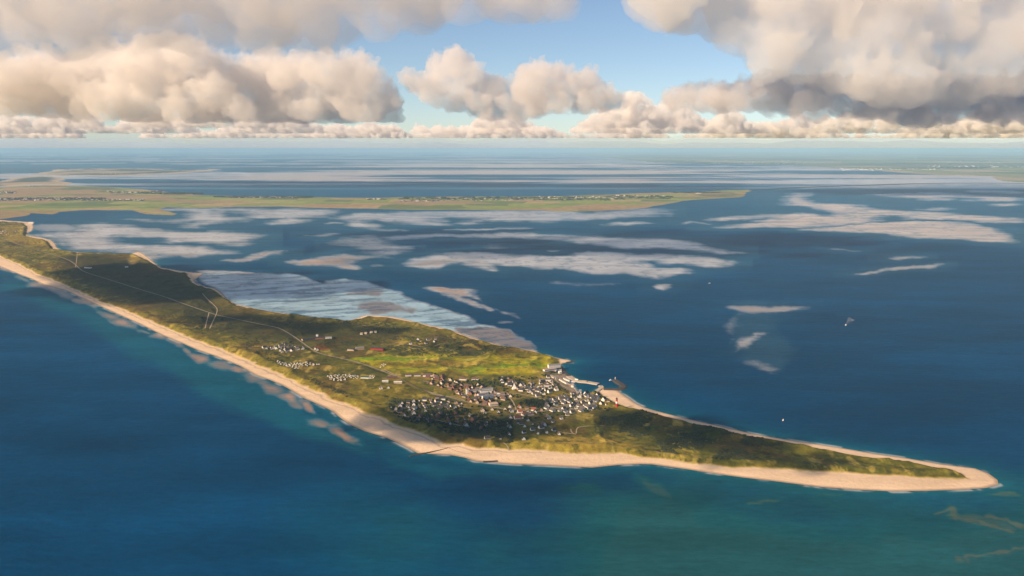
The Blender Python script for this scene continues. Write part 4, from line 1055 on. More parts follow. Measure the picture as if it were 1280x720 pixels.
block('boat_shed', 'long low pale shed with flat roof beside the harbour road', 'shed', ZH((205, 132))[0], ZH((350, 112))[0], 16, 7, 0, 'white', 'pale', 1)
block('net_store', 'small bright white gabled store behind the quay', 'shed', ZH((385, 125))[0], ZH((415, 122))[0], 12, 8, 13, 'white', 'white', 1)
block('fish_hall', 'white fish hall on the western quay of the basin', 'hall', ZH((378, 200))[0], ZH((470, 250))[0], 10, 6, 8, 'white', 'grey', 1)
block('fish_hall', 'white hall on the inner pier between the two docks', 'hall', ZH((430, 188))[0], ZH((510, 220))[0], 11, 6, 8, 'white', 'grey', 1)
block('quay_store', 'grey roofed store at the root of the harbour road', 'shed', ZH((270, 165))[0], ZH((340, 200))[0], 12, 6, 9, 'cream', 'grey', 1)
block('apartment_house', 'long white apartment house on the slope above the harbour', 'building', ZH((135, 258))[0], ZH((300, 262))[0], 12, 8, 10, 'white', 'grey', 2)
block('apartment_house', 'shorter white apartment house below the long one on the slope', 'building', ZH((200, 318))[0], ZH((290, 316))[0], 12, 7, 10, 'white', 'brown', 2)
block('harbour_house', 'white gabled house alone on the green above the harbour road', 'house', ZH((232, 208))[0], ZH((272, 206))[0], 11, 6, 12, 'white', 'slate', 1)
block('customs_house', 'white house with pointed roof at the corner of the basin', 'house', ZH((530, 285))[0], ZH((560, 290))[0], 11, 9, 16, 'white', 'grey', 2)
block('customs_house', 'pale house with pointed roof at the foot of the basin', 'house', ZH((628, 360))[0], ZH((656, 362))[0], 11, 8, 15, 'cream', 'grey', 2)
block('pier_store', 'ochre store with hipped roof on the outer harbour mole', 'shed', ZH((620, 225))[0], ZH((720, 232))[0], 14, 6, 9, 'cream', 'track', 1)
block('pier_store', 'small white kiosk where the outer mole begins', 'shed', ZH((575, 205))[0], ZH((608, 212))[0], 10, 5, 8, 'white', 'white', 1)
block('long_greenhouse', 'long narrow glazed roof hall above the white quarter', 'hall', ZN((405, 405))[0], ZN((510, 382))[0], 10, 4, 7, 'white', 'grey', 1)
block('depot_hall', 'dark grey hall of the old airbase in the heath', 'hall', ZK((500, 48))[0], ZK((600, 36))[0], 20, 7, 10, 'pale', 'slate', 1)
block('depot_hall', 'dark roofed hall with red gable beside the sports field', 'hall', ZK((600, 46))[0], ZK((672, 44))[0], 18, 7, 10, 'brick', 'slate', 1)
block('depot_hall', 'bright white hall of the old airbase', 'hall', ZK((680, 48))[0], ZK((732, 46))[0], 16, 7, 9, 'white', 'grey', 1)
block('depot_hall', 'grey purple hall in the hollow between heath and links', 'hall', ZK((855, 130))[0], ZK((905, 136))[0], 18, 8, 12, 'pale', 'slate', 1)
block('depot_hall', 'pale roofed hall in the hollow between heath and links', 'hall', ZK((925, 130))[0], ZK((990, 126))[0], 22, 8, 11, 'pale', 'grey', 1)
block('depot_hall', 'long red brick hall with dark roof standing apart near the links', 'hall', ZK((1035, 132))[0], ZK((1140, 140))[0], 18, 7, 12, 'red', 'slate', 1)
block('water_works', 'small white tower house above the old airbase', 'building', ZK((605, 12))[0], ZK((622, 12))[0], 10, 12, 15, 'white', 'slate', 2)
block('camp_hall', 'white camp hall with green roof among the caravans', 'hall', ZK((962, 360))[0], ZK((1024, 362))[0], 14, 6, 9, 'white', 'green', 1)
block('camp_hall', 'low white pavilion east of the caravans', 'hall', ZK((1132, 392))[0], ZK((1182, 390))[0], 12, 5, 0, 'white', 'white', 1)
block('camp_hall', 'low cream building beside the main road at the village entrance', 'hall', ZK((1225, 392))[0], ZK((1290, 390))[0], 14, 5, 0, 'cream', 'white', 1)
block('road_depot', 'long low red roofed depot beside the main road', 'hall', ZK((1165, 354))[0], ZK((1255, 350))[0], 12, 4, 8, 'brick', 'brown', 1)
block('dune_lodge', 'long white lodge alone in the northern heath', 'building', ZL((446, 156))[0], ZL((482, 158))[0], 14, 7, 0, 'white', 'grey', 1)
block('dune_lodge', 'small white cube house alone near the lagoon shore', 'building', ZL((662, 156))[0], ZL((676, 156))[0], 14, 9, 0, 'white', 'white', 1)
block('lagoon_hall', 'white hall by the dyke at the lagoon', 'hall', ZA((190, 530))[0], ZA((222, 530))[0], 30, 14, 18, 'white', 'white', 1)
for k in range(4):
    q = ZO((212 + 22 * k + (8 if k > 1 else 0), 172 - 3 * k))[0]
    block('bunker_shed', 'ochre roofed shed in the row behind the marsh', 'shed', q, (q[0] + 3.2, q[1]), 26, 6, 9, 'cream', 'track', 1, 'ochre sheds in a row behind the marsh', windows=False)

# caravans
def caravan_mesh():
    prof = [(-3.1, 0.5), (-3.3, 1.6), (-2.7, 2.9), (2.6, 3.0), (3.2, 1.9), (3.1, 0.5)]
    n = len(prof)
    co = [(x, y, z) for y in (-1.3, 1.3) for x, z in prof]
    q = [(i, n + i, n + (i + 1) % n, (i + 1) % n) for i in range(n)]
    tr = [(0, i, i + 1) for i in range(1, n - 1)] + [(n, n + i + 1, n + i) for i in range(1, n - 1)]
    return mesh_np('body', np.array(co), np.array(q), np.array(tr), smooth=False)


car_b, car_w, car_v = caravan_mesh(), band_mesh(5.0, 2.6, 1.6, 2.4, 1, 0.8, (-1,)), band_mesh(5.0, 2.6, 1.6, 2.4, 1, 0.8, (1,))
car_v.materials.append(PAL['pane'])
car_c = car_b.copy(); car_c.materials.append(PAL['cream']); car_b.materials.append(PAL['white']); car_w.materials.append(PAL['pane'])
for poly, cnt, label, group in (
        (ZK((285, 245), (340, 232), (440, 230), (560, 240), (640, 255), (600, 265), (480, 270), (470, 290), (420, 292), (340, 270)), 66, 'white caravan pitched on the camp site nearer the beach', 'caravans on the beach camp site'),
        (ZK((690, 335), (760, 325), (860, 335), (960, 345), (950, 362), (860, 355), (810, 380), (740, 382)), 48, 'white caravan pitched on the camp site beside the green roofed hall', 'caravans beside the camp hall'),
        (ZK((1030, 345), (1075, 345), (1060, 365), (1030, 362)), 9, 'white caravan parked east of the green roofed hall', 'caravans east of the camp hall'),
        (ZK((1110, 270), (1130, 250), (1165, 248), (1150, 262)), 7, 'white motor home parked by the golf links', 'motor homes by the links')):
    P = np.array(poly); r = random.Random(cnt); got = []
    for _ in range(5000):
        if len(got) >= cnt: break
        px, py = r.uniform(P[:, 0].min(), P[:, 0].max()), r.uniform(P[:, 1].min(), P[:, 1].max())
        if sdf(P, np.array([px]), np.array([py]))[0] < 0: continue
        x, y = (float(v) for v in ground(px, py))
        if all((x - a) ** 2 + (y - b) ** 2 > (9 + 8 * r.random()) ** 2 for a, b in got): got.append((x, y))
    g = np.array(got); zz = land_height(g[:, 0], g[:, 1])
    for (x, y), z in zip(got, zz):
        o = empty('caravan', (x, y, float(z)), r.choice((0.3, 1.9)) + r.gauss(0, 0.5)); s_ = r.uniform(0.95, 1.5); o.scale = (s_, s_, s_)
        cream = r.random() < 0.4
        link('body', car_c if cream else car_b, None, o); link('window', car_w, None, o); link('window', car_v, None, o)
        tag(o, ('long ' if s_ > 1.3 else 'short ' if s_ < 1.1 else '') + (label.replace('white', 'cream') if cream else label), 'caravan', group)


def lathe(name, rings, seg=20):
    """rings: (z, radius)"""
    co, q = [], []
    for z, rr in rings:
        co += [(rr * math.cos(2 * math.pi * i / seg), rr * math.sin(2 * math.pi * i / seg), z) for i in range(seg)]
    for k in range(len(rings) - 1):
        for i in range(seg):
            j = (i + 1) % seg
            q.append((k * seg + i, k * seg + j, (k + 1) * seg + j, (k + 1) * seg + i))
    co += [(0, 0, rings[-1][0])]
    tr = [((len(rings) - 1) * seg + i, (len(rings) - 1) * seg + (i + 1) % seg, len(co) - 1) for i in range(seg)]
    return mesh_np(name, np.array(co), np.array(q), np.array(tr))


# lighthouse
lx, ly = (float(v) for v in ground(*ZN((960, 459))[0]))
lh = empty('lighthouse', (lx, ly, float(land_height(np.array([lx]), np.array([ly]))[0])))
for nm, m_, rings in (('plinth', 'red', [(-3, 5.4), (4.5, 4.6)]), ('red_band', 'red', [(4.5, 4.6), (13, 4.1)]), ('white_band', 'white', [(13.02, 4.1), (20.5, 3.7)]), ('red_band', 'red', [(20.52, 3.7), (30, 3.2)]),
                      ('gallery', 'metal', [(30.0, 3.2), (30.1, 4.6), (31.2, 4.6), (31.25, 3.0)]), ('lantern', 'pane', [(31.2, 2.3), (34.2, 2.3)]), ('lantern_roof', 'metal', [(34.2, 2.7), (35.4, 1.6), (36.4, 0.4), (37.8, 0.12)])):
    link(nm, lathe(nm, rings), PAL[m_], lh)
tag(lh, 'red lighthouse with a white band and black lantern above the beach', 'lighthouse')

# church: steep white sail-shaped roof and low nave
cx, cyy = (float(v) for v in ground(*ZN((148, 308))[0]))
ch = empty('church', (cx, cyy, float(land_height(np.array([cx]), np.array([cyy]))[0])), 0.15)
sail = [(-11, -7, -2), (11, -7, -2), (11, 9, -2), (-11, 9, -2), (-10, -6, 4), (10.5, -6, 4), (10.5, 8, 4), (-10, 8, 4), (-5, -3.2, 11), (6, -3.2, 10), (6, 6, 10), (-5, 6, 11), (-2.6, 0, 25), (-1.2, 0, 25), (-1.2, 2.4, 25), (-2.6, 2.4, 25)]
qs = [tuple(b + k for k in (0, 1, 5, 4)) for b in (0, 4, 8)] + [tuple(b + k for k in (1, 2, 6, 5)) for b in (0, 4, 8)] + [tuple(b + k for k in (2, 3, 7, 6)) for b in (0, 4, 8)] + [tuple(b + k for k in (3, 0, 4, 7)) for b in (0, 4, 8)] + [(12, 13, 14, 15)]
link('sail_roof', mesh_np('sail_roof', np.array(sail, float), np.array(qs), smooth=False), PAL['white'], ch)
nw, nr = gable_meshes(16, 11, 4, 8); nave = link('nave', nw, PAL['white'], ch); nave.location = (15, 2, 0); link('nave_roof', nr, PAL['slate'], nave)
for k in range(4):
    x0 = -6.5 + 3.6 * k
    link('window', mesh_np('window', np.array([(x0, -6.75, 0.4), (x0 + 1.6, -6.75, 0.4), (x0 + 1.6, -6.35, 3.0), (x0, -6.35, 3.0)], float), np.array([(0, 1, 2, 3)]), smooth=False), PAL['pane'], ch)
tag(ch, 'tall white church with steep pointed sail shaped roof', 'church')

# harbour walls
tag(strip('harbour_mole', ZH((500, 155), (545, 185), (590, 205), (650, 222), (740, 228), (800, 240), (866, 252)), [20] * 40, 3.6, PAL['slab'], 1.5, sub=0) if False else strip('harbour_mole', ZH((505, 158), (545, 185), (590, 207), (650, 222), (740, 228), (800, 240), (866, 250)), 24, 3.6, PAL['slab'], 1.4, sub=2), 'curved outer mole of pale concrete closing the harbour basin', 'mole')
tag(strip('harbour_wall', ZH((905, 285), (885, 310), (840, 345), (790, 368), (730, 384)), 16, 3.2, PAL['slab'], 1.4), 'short curved pale quay arm between basin and beach', 'quay')
tag(strip('harbour_wall', ZH((880, 280), (900, 272), (918, 290), (905, 305)), 12, 3.4, PAL['slab'], 1.5), 'rounded head of the quay arm at the harbour mouth', 'quay')
tag(strip('breakwater', ZH((930, 312), (1010, 314), (1090, 316), (1150, 308), (1180, 285), (1165, 262), (1110, 232), (1072, 200)), 20, 4.2, PAL['rock'], 1.8), 'dark hooked breakwater reaching into the channel off the beach', 'breakwater')
tag(strip('rock_revetment', ZH((398, 30), (425, 75), (470, 122), (505, 150), (545, 178), (585, 200)), 12, 3.0, PAL['rock'], 1.9), 'dark rock revetment along the shore below the hotel', 'revetment')
tag(strip('rock_groyne', ZN((560, 86), (590, 82), (618, 74)), 14, 3.0, PAL['rock'], 1.9), 'short dark rock groyne off the point north of the harbour', 'groyne')
tag(strip('inner_pier', ZH((455, 232), (500, 246), (545, 262)), 10, 2.6, PAL['concrete'], 1.2), 'short inner pier on the western side of the basin', 'pier')
tag(strip('beach_groyne', ZM((205, 706), (260, 690), (330, 680), (410, 664), (470, 652), (515, 638)), 5, 2.2, PAL['rock'], 1.8, zbase=-0.6), 'long dark groyne running from the beach corner into the sea', 'groyne')
tag(strip('beach_groyne', ZM((515, 640), (560, 660), (620, 680), (700, 690)), 2.0, 0.5, PAL['concrete'], 1.6, zfun=lambda x, y: land_height(x, y)), 'line of dark concrete blocks half buried in the beach corner', 'groyne')
tag(strip('beach_groyne', [(604, 577.6), (612, 577.2), (622, 576.6)], 7, 2.4, PAL['rock'], 1.8), 'short dark groyne stub at the southern beach', 'groyne')
bx, by = (float(v) for v in ground(*ZH((1074, 196))[0]))
bc = empty('harbour_beacon', (bx, by, 3.6))
link('beacon_tower', lathe('beacon_tower', [(0, 2.2), (6, 1.6), (6.1, 2.2), (6.6, 2.2)]), PAL['white'], bc); link('beacon_lamp', lathe('beacon_lamp', [(6.6, 1.0), (8.6, 1.0), (9.6, 0.1)]), PAL['white'], bc)
tag(bc, 'white beacon on the tip of the dark hooked breakwater', 'beacon')


# boats
def hull_mesh(L, B, H):
    st = [(-0.5, 0.80, 0.9), (-0.25, 1.0, 0.85), (0.1, 0.98, 0.9), (0.35, 0.62, 1.0), (0.5, 0.03, 1.15)]
    co, q = [], []
    for u, w, h in st:
        x, y = u * L, w * B / 2
        co += [(x, -y, H * h), (x * 0.96, -y * 0.6, -0.5), (x * 0.96, y * 0.6, -0.5), (x, y, H * h)]
    for i in range(len(st) - 1):
        a, b = 4 * i, 4 * i + 4
        q += [(a, a + 1, b + 1, b), (a + 2, a + 3, b + 3, b + 2), (a + 3, a, b, b + 3)]
    q.append((0, 3, 2, 1))
    return mesh_np('hull', np.array(co), np.array(q), smooth=False)


def cabin_mesh(x0, x1, w, z0, z1, rake=0.15):
    d = (x1 - x0) * rake
    co = [(x0, -w, z0), (x1, -w, z0), (x1, w, z0), (x0, w, z0), (x0 + d * 0.4, -w * 0.88, z1), (x1 - d, -w * 0.88, z1), (x1 - d, w * 0.88, z1), (x0 + d * 0.4, w * 0.88, z1)]
    return mesh_np('cabin', np.array(co), np.array([(0, 1, 5, 4), (1, 2, 6, 5), (2, 3, 7, 6), (3, 0, 4, 7), (4, 5, 6, 7)]), smooth=False)


yh, yc, ym = hull_mesh(11, 3.4, 1.4), cabin_mesh(-2.5, 2.4, 1.1, 1.1, 2.2), lathe('mast', [(1.2, 0.16), (14, 0.10)], 6)
for m_, k in ((yh, 'white'), (yc, 'white'), (ym, 'grey')): m_.materials.append(PAL[k])
berths = [(ZH((470 + 9 * i, 222 + 4 * i))[0]) for i in range(5)] + [ZH((540 + 14 * i, 225 + 2 * (i % 2)))[0] for i in range(3)] + [ZH((600 + 16 * i, 345 + 3 * i))[0] for i in range(3)] + [ZH((575 + 8 * i, 300 + 12 * i))[0] for i in range(3)]
for i, p in enumerate(berths):
    x, y = (float(v) for v in ground(*p))
    o = empty('sailing_boat', (x, y, 0), rng.uniform(-0.4, 0.4) + (1.2 if i % 2 else -1.9))
    link('hull', yh, None, o); link('cabin', yc, None, o); link('mast', ym, None, o)
    tag(o, 'white sailing boat moored along the quays inside the harbour basin', 'boat', 'sailing boats moored in the basin')


def ship(name, p, L, B, H, rz, label, hullm='white'):
    x, y = (float(v) for v in ground(*p))
    o = empty(name, (x, y, 0), rz)
    link('hull', hull_mesh(L, B, H), PAL[hullm], o)
    c = link('cabin', cabin_mesh(-L * 0.32, L * 0.18, B * 0.36, H * 0.9, H * 1.9), PAL['white'], o)
    link('wheelhouse', cabin_mesh(-L * 0.05, L * 0.14, B * 0.30, H * 1.9, H * 2.6), PAL['white'], c)
    link('window_row', band_mesh(L * 0.4, B * 0.76, H * 1.3, H * 1.6, 8, 0.7), PAL['pane'], c).location = (-L * 0.07, 0, 0)
    m = link('mast', lathe('mast', [(H * 2.5, 0.3), (H * 4.2, 0.15)], 6), PAL['grey'], o); m.location = (L * 0.02, 0, 0)
    return tag(o, label, 'ship')


ship('excursion_ship', ZJ((1014, 344))[0], 24, 7, 2.8, R(-128), 'white excursion ship steaming through the channel with a pale wake')
ship('work_boat', ZH((1014, 205))[0], 15, 6, 2.6, R(200), 'white motor boat just outside the tip of the hooked breakwater')
ship('fishing_cutter', ZJ((139, 74))[0], 18, 6, 2.6, R(20), 'small white boat alone in the channel beyond the crescent shoals')
ship('fishing_cutter', ZI((592, 150))[0], 13, 4.5, 2.0, R(60), 'tiny white boat off the outer beach of the sandy point')
ship('dredger', ZH((548, 232))[0], 32, 9, 3.4, R(160), 'blue grey working ship moored at the inner end of the mole', 'teal')

# wake of the ship
wx, wy = ground(*zip(*ZJ((1010, 350), (1022, 338), (1040, 325), (1062, 312), (1080, 312), (1052, 300), (1030, 290), (1022, 312))))
t = NT('ship_wake'); f = t.noise(0.03, 5, 0.7); tr = t.n('ShaderNodeBsdfTransparent'); df = t.n('ShaderNodeBsdfDiffuse'); df.inputs[0].default_value = (0.62, 0.66, 0.68, 1); ms = t.n('ShaderNodeMixShader')
t.l(t.ramp(f, 0.42, 0.68, 0.0, 0.42), ms.inputs[0]); t.l(tr.outputs[0], ms.inputs[1]); t.l(df.outputs[0], ms.inputs[2]); t.l(ms.outputs[0], t.out.inputs[0])
wk = chaikin(np.stack([wx, wy], 1), 2)
cen = wk.mean(0); n = len(wk)
me = mesh_np('wake', np.vstack([np.column_stack([wk, np.full(n, 0.25)]), [[cen[0], cen[1], 0.3]]]), tris=np.array([(i, (i + 1) % n, n) for i in range(n)])[:, ::-1])
tag(link('wake', me, t.m), 'pale churned wake trailing behind the excursion ship', 'wake', kind='stuff')

# low scrub and pines: clumps of leafy facets, far too many to count
def scrub(name, polys, cnt, rmin, rmax, hmin, hmax, seed, mat, gate=None):
    r = np.random.RandomState(seed)
    base = np.array([(0, 0, 1), (0.9, 0, 0.45), (0.28, 0.85, 0.5), (-0.72, 0.53, 0.4), (-0.72, -0.53, 0.5), (0.28, -0.85, 0.42), (0.8, 0.5, -0.2), (-0.1, 1.0, -0.2), (-1.0, 0.1, -0.2), (-0.2, -1, -0.2), (0.8, -0.55, -0.2)])
    tri = np.array([(0, 1, 2), (0, 2, 3), (0, 3, 4), (0, 4, 5), (0, 5, 1), (1, 6, 2), (2, 7, 3), (3, 8, 4), (4, 9, 5), (5, 10, 1), (6, 7, 2), (7, 8, 3), (8, 9, 4), (9, 10, 5), (10, 6, 1)])
    XX, YY = [], []
    for poly, share in polys:
        P = np.array(poly); need = int(cnt * share)
        a = r.uniform(P[:, 0].min(), P[:, 0].max(), need * 8); b = r.uniform(P[:, 1].min(), P[:, 1].max(), need * 8)
        x, y = ground(a, b)
        ok = sdf(P, a, b) > 0
        if gate is not None: ok &= gate(x, y)
        idx = np.nonzero(ok)[0][:need]
        XX.append(x[idx]); YY.append(y[idx])
    X, Y = np.concatenate(XX), np.concatenate(YY)
    f = land_fields(X, Y); ok = (f[1] > 18) & (f[2] > 4); X, Y = X[ok], Y[ok]
    Z = land_height(X, Y); n = len(X)
    rad, h, a = r.uniform(rmin, rmax, n), r.uniform(hmin, hmax, n), r.uniform(0, 6.28, n)
    co = base[None] * (1 + r.uniform(-0.3, 0.3, (n, 11, 1)))
    c, s = np.cos(a)[:, None], np.sin(a)[:, None]
    xx = (co[:, :, 0] * c - co[:, :, 1] * s) * rad[:, None] + X[:, None]; yy = (co[:, :, 0] * s + co[:, :, 1] * c) * rad[:, None] + Y[:, None]; zz = co[:, :, 2] * h[:, None] + Z[:, None]
    me = mesh_np(name, np.stack([xx, yy, zz], 2).reshape(-1, 3), tris=(tri[None] + 11 * np.arange(n)[:, None, None]).reshape(-1, 3), smooth=False)
    return link(name, me, mat)


gate = lambda x, y: fbm(x / 120, y / 120, 3, 301) > 0.50
tag(scrub('dune_scrub', [([(760, 512), (860, 530), (1000, 562), (1100, 578), (1000, 588), (860, 576), (740, 545)], 0.26), ([(300, 400), (480, 405), (640, 440), (560, 450), (440, 440), (330, 430)], 0.26), ([(100, 330), (240, 350), (290, 400), (380, 470), (470, 510), (430, 500), (300, 440), (160, 380)], 0.26), ([(480, 500), (640, 520), (640, 558), (560, 550)], 0.22)],
          8000, 3, 8, 1.2, 3.2, 3, plain('scrub_leaves', (0.045, 0.055, 0.018), 0.95, 0.5, 0.03), gate), 'dark low scrub dotted over the dunes', 'scrub', kind='stuff')
tag(scrub('village_trees', [([(480, 506), (560, 506), (640, 530), (640, 552), (560, 546), (500, 528)], 0.5), ([(560, 480), (700, 470), (760, 500), (760, 520), (640, 530), (560, 500)], 0.22), ([(655, 503), (675, 500), (690, 503), (686, 510), (660, 511)], 0.2), ([(520, 478), (660, 478), (600, 490)], 0.08)],
          1700, 3.5, 7, 4, 8, 4, plain('tree_leaves', (0.028, 0.042, 0.018), 0.95, 0.5, 0.03)), 'dark pines and bushes filling the gardens between the village houses', 'trees', kind='stuff')
# ------------------------------------------------------------------ clouds (closed billowing hulls filled with even mist)
def cloud_material(name, density, aniso=0.08, tint=(0.980, 0.960, 0.935)):
    t = NT(name)
    v = t.n('ShaderNodeVolumePrincipled')
    v.inputs['Color'].default_value = (*tint, 1)
    v.inputs['Density'].default_value = density
    v.inputs['Anisotropy'].default_value = aniso
    t.l(v.outputs[0], t.out.inputs['Volume'])
    return t.m


ICO = {}
for sd in (1, 2):
    ico = bmesh.new()
    bmesh.ops.create_icosphere(ico, subdivisions=sd, radius=1.0)
    ICO[sd] = (np.array([v.co[:] for v in ico.verts]), np.array([[v.index for v in f.verts] for f in ico.faces]))
    ico.free()


def cloud_hull(lobes, base, voxel, seed, levels=2, kids=14, flat=0.25, rough=1.0):
    """lobes: (x, y, z, radius); puffs grow on puffs; the underside is flattened at base"""
    r = random.Random(seed)
    pts = list(lobes)
    front = list(lobes)
    for lv in range(levels):
        nxt = []
        for (x, y, z, rad) in front:
            for k in range(kids):
                while True:
                    d = Vector((r.gauss(0, 1), r.gauss(0, 1), r.gauss(0.25, 0.9)))
                    if d.length > 0.1: break
                d.normalize()
                rr = rad * r.uniform(0.26, 0.48)
                q = Vector((x, y, z)) + d * rad * r.uniform(0.78, 1.02)
                nxt.append((q.x, q.y, q.z, rr))
        pts += nxt
        front = nxt
        kids = max(5, int(kids * 0.6))
    use = [(p, 2 if i < len(lobes) else 1) for i, p in enumerate(pts) if p[3] > voxel * 1.2]
    parts, tris, off = [], [], 0
    for p, sd in use:
        iv, it = ICO[sd]
        parts.append(iv * p[3] + np.array(p[:3])); tris.append(it + off); off += len(iv)
    co = np.concatenate(parts); tr = np.concatenate(tris)
    co[:, 2] = np.where(co[:, 2] < base, base + (co[:, 2] - base) * flat, co[:, 2])
    me = mesh_np('cloud', co, tris=tr)
    tmp = bpy.data.objects.new('tmp', me)
    C.objects.link(tmp)
    md = tmp.modifiers.new('r', 'REMESH')
    md.mode = 'VOXEL'
    md.voxel_size = voxel
    md.use_smooth_shade = True
    dg = bpy.context.evaluated_depsgraph_get()
    out = bpy.data.meshes.new_from_object(tmp.evaluated_get(dg))
    # roughen the billows, then close the surface again
    n = len(out.vertices)
    co = np.empty(n * 3, np.float32); out.vertices.foreach_get('co', co); co = co.reshape(-1, 3).astype(float)
    nr = np.empty(n * 3, np.float32); out.vertex_normals.foreach_get('vector', nr); nr = nr.reshape(-1, 3)
    big = float(np.median([l[3] for l in lobes])) * rough
    disp = 0.0
    for o, a in ((0.9, 1.0), (0.42, 0.62), (0.19, 0.40), (0.085, 0.30), (0.04, 0.16)):
        w = big * o
        disp = disp + a * (np.abs(2 * vnoise3(co[:, 0] / w, co[:, 1] / w, co[:, 2] / w, seed + int(o * 100)) - 1) - 0.42)
    disp = disp * np.clip(1.15 + nr[:, 2], 0.35, 1.4)
    co = co + nr * (disp * big * 0.42)[:, None]
    co[:, 2] = np.where(co[:, 2] < base, base + (co[:, 2] - base) * 0.5, co[:, 2])
    me.clear_geometry()
    out.vertices.foreach_set('co', co.astype(np.float32).ravel())
    tmp.data = out
    md.voxel_size = voxel * 0.9
    dg.update()
    fin = bpy.data.meshes.new_from_object(tmp.evaluated_get(bpy.context.evaluated_depsgraph_get()))
    bpy.data.objects.remove(tmp)
    bpy.data.meshes.remove(me); bpy.data.meshes.remove(out)
    return fin


def at_dist(px, py, dist):
    """point seen in photo direction at forward distance dist"""
    x = (px - 640.0) / FPX
    v = (360.0 - py) / FPX
    dy, dz = CP + v * SP, -SP + v * CP
    s = dist / dy
    return x * s, dist, CAM_H + dz * s


def photo_cloud(name, label, blobs, dist, base_py, dens, voxel, seed, depth=1.0, group=None, levels=2, kids=14, aniso=0.08, tint=(0.980, 0.960, 0.935)):
    """blobs: (px, py, radius px) as seen, spread in depth round dist"""
    r = random.Random(seed * 7 + 1)
    base = at_dist(640, base_py, dist)[2]
    lobes = []
    for (px, py, rp) in blobs:
        dd = dist + r.uniform(-0.5, 0.5) * depth
        x, y, z = at_dist(px, py, dd)
        lobes.append((x, y, z, rp * dd / FPX))
    me = cloud_hull(lobes, base, voxel, seed, levels, kids)
    o = link(name, me, cloud_material(name, dens, aniso, tint))
    return tag(o, label, 'cloud', group)
def heap(tops, bottoms, r, seed):
    """overlapping lobes filling the outline between a top and a bottom line of the photo"""
    rr = random.Random(seed); out = []
    tx, ty = zip(*tops); bx, by = zip(*bottoms)
    px = tx[0] + r * 0.5
    while px < tx[-1] - r * 0.3:
        t_, b_ = float(np.interp(px, tx, ty)), float(np.interp(px, bx, by))
        rad = min(r * rr.uniform(0.75, 1.25), max(2.5, (b_ - t_) * 0.5))
        y = b_ - rad * 0.75
        while True:
            out.append((px + rr.uniform(-0.25, 0.25) * r, max(y, t_ + rad * 0.8), rad * rr.uniform(0.85, 1.1)))
            if y <= t_ + rad * 0.85: break
            y -= rad * rr.uniform(0.7, 1.0)
        px += rad * rr.uniform(0.6, 0.9)
    return out


photo_cloud('cumulus_cloud', 'long heaped cumulus on the left with a tall bright dome', heap([(-70, 72), (0, 64), (60, 68), (110, 60), (170, 50), (215, 42), (255, 52), (275, 74), (300, 76), (330, 61), (360, 72), (395, 67), (440, 66), (470, 86), (490, 114), (500, 138)], [(-70, 138), (40, 142), (120, 148), (200, 151), (330, 154), (500, 152)], 25, 1), 22600, 153, 0.0019, 34, 3, depth=2400, kids=7, tint=(0.965, 0.940, 0.915))
photo_cloud('cumulus_cloud', 'cumulus with a hooked western lobe in the middle of the blue gap', heap([(498, 92), (510, 80), (522, 96), (540, 82), (556, 62), (575, 58), (592, 72), (610, 92), (640, 97), (660, 108), (680, 124)], [(498, 104), (530, 124), (560, 136), (600, 148), (650, 149), (680, 146)], 13, 2), 21500, 160, 0.0022, 26, 4, depth=1200, kids=7, tint=(0.955, 0.930, 0.912))
photo_cloud('cumulus_cloud', 'pinkish cumulus trailing down eastward beside the hooked one', heap([(642, 88), (668, 72), (690, 80), (720, 82), (742, 90), (762, 106), (788, 126)], [(642, 112), (670, 140), (720, 141), (760, 138), (788, 136)], 14, 3), 20500, 160, 0.0022, 26, 6, depth=1200, kids=7, tint=(0.955, 0.925, 0.905))
photo_cloud('cloud_deck', 'broad brown grey cloud deck overhead on the left', heap([(-160, -90), (400, -85), (600, -60), (735, -30)], [(-160, 72), (0, 60), (60, 64), (160, 60), (260, 56), (330, 60), (390, 60), (450, 48), (500, 38), (560, 28), (640, 22), (700, 22), (735, 8)], 36, 4), 7200, 90, 0.0017, 34, 5, depth=2000, kids=5, tint=(0.955, 0.922, 0.882))
photo_cloud('cloud_deck', 'towering bright cloud rising out of sight on the right', heap([(786, -20), (850, -60), (1000, -90), (1360, -90)], [(786, 12), (830, 38), (880, 46), (950, 72), (970, 95), (1040, 108), (1100, 126), (1200, 130), (1240, 116), (1360, 108)], 34, 5) + [(700, -60, 36), (760, -70, 40), (820, -90, 50)], 17200, 150, 0.0016, 42, 8, depth=900, kids=6)  # trailing lobes are unseen, added to shade the low purple cloud
photo_cloud('cumulus_cloud', 'low dark purple cloud beneath the towering bright one', heap([(828, 120), (845, 106), (880, 102), (900, 108), (940, 93), (975, 88), (1010, 94), (1080, 92), (1180, 96), (1280, 92), (1350, 94)], [(828, 134), (900, 140), (960, 136), (1000, 148), (1080, 146), (1150, 158), (1200, 150), (1350, 150)], 18, 6), 18500, 165, 0.0026, 32, 9, depth=1800, kids=6, tint=(0.950, 0.925, 0.920))

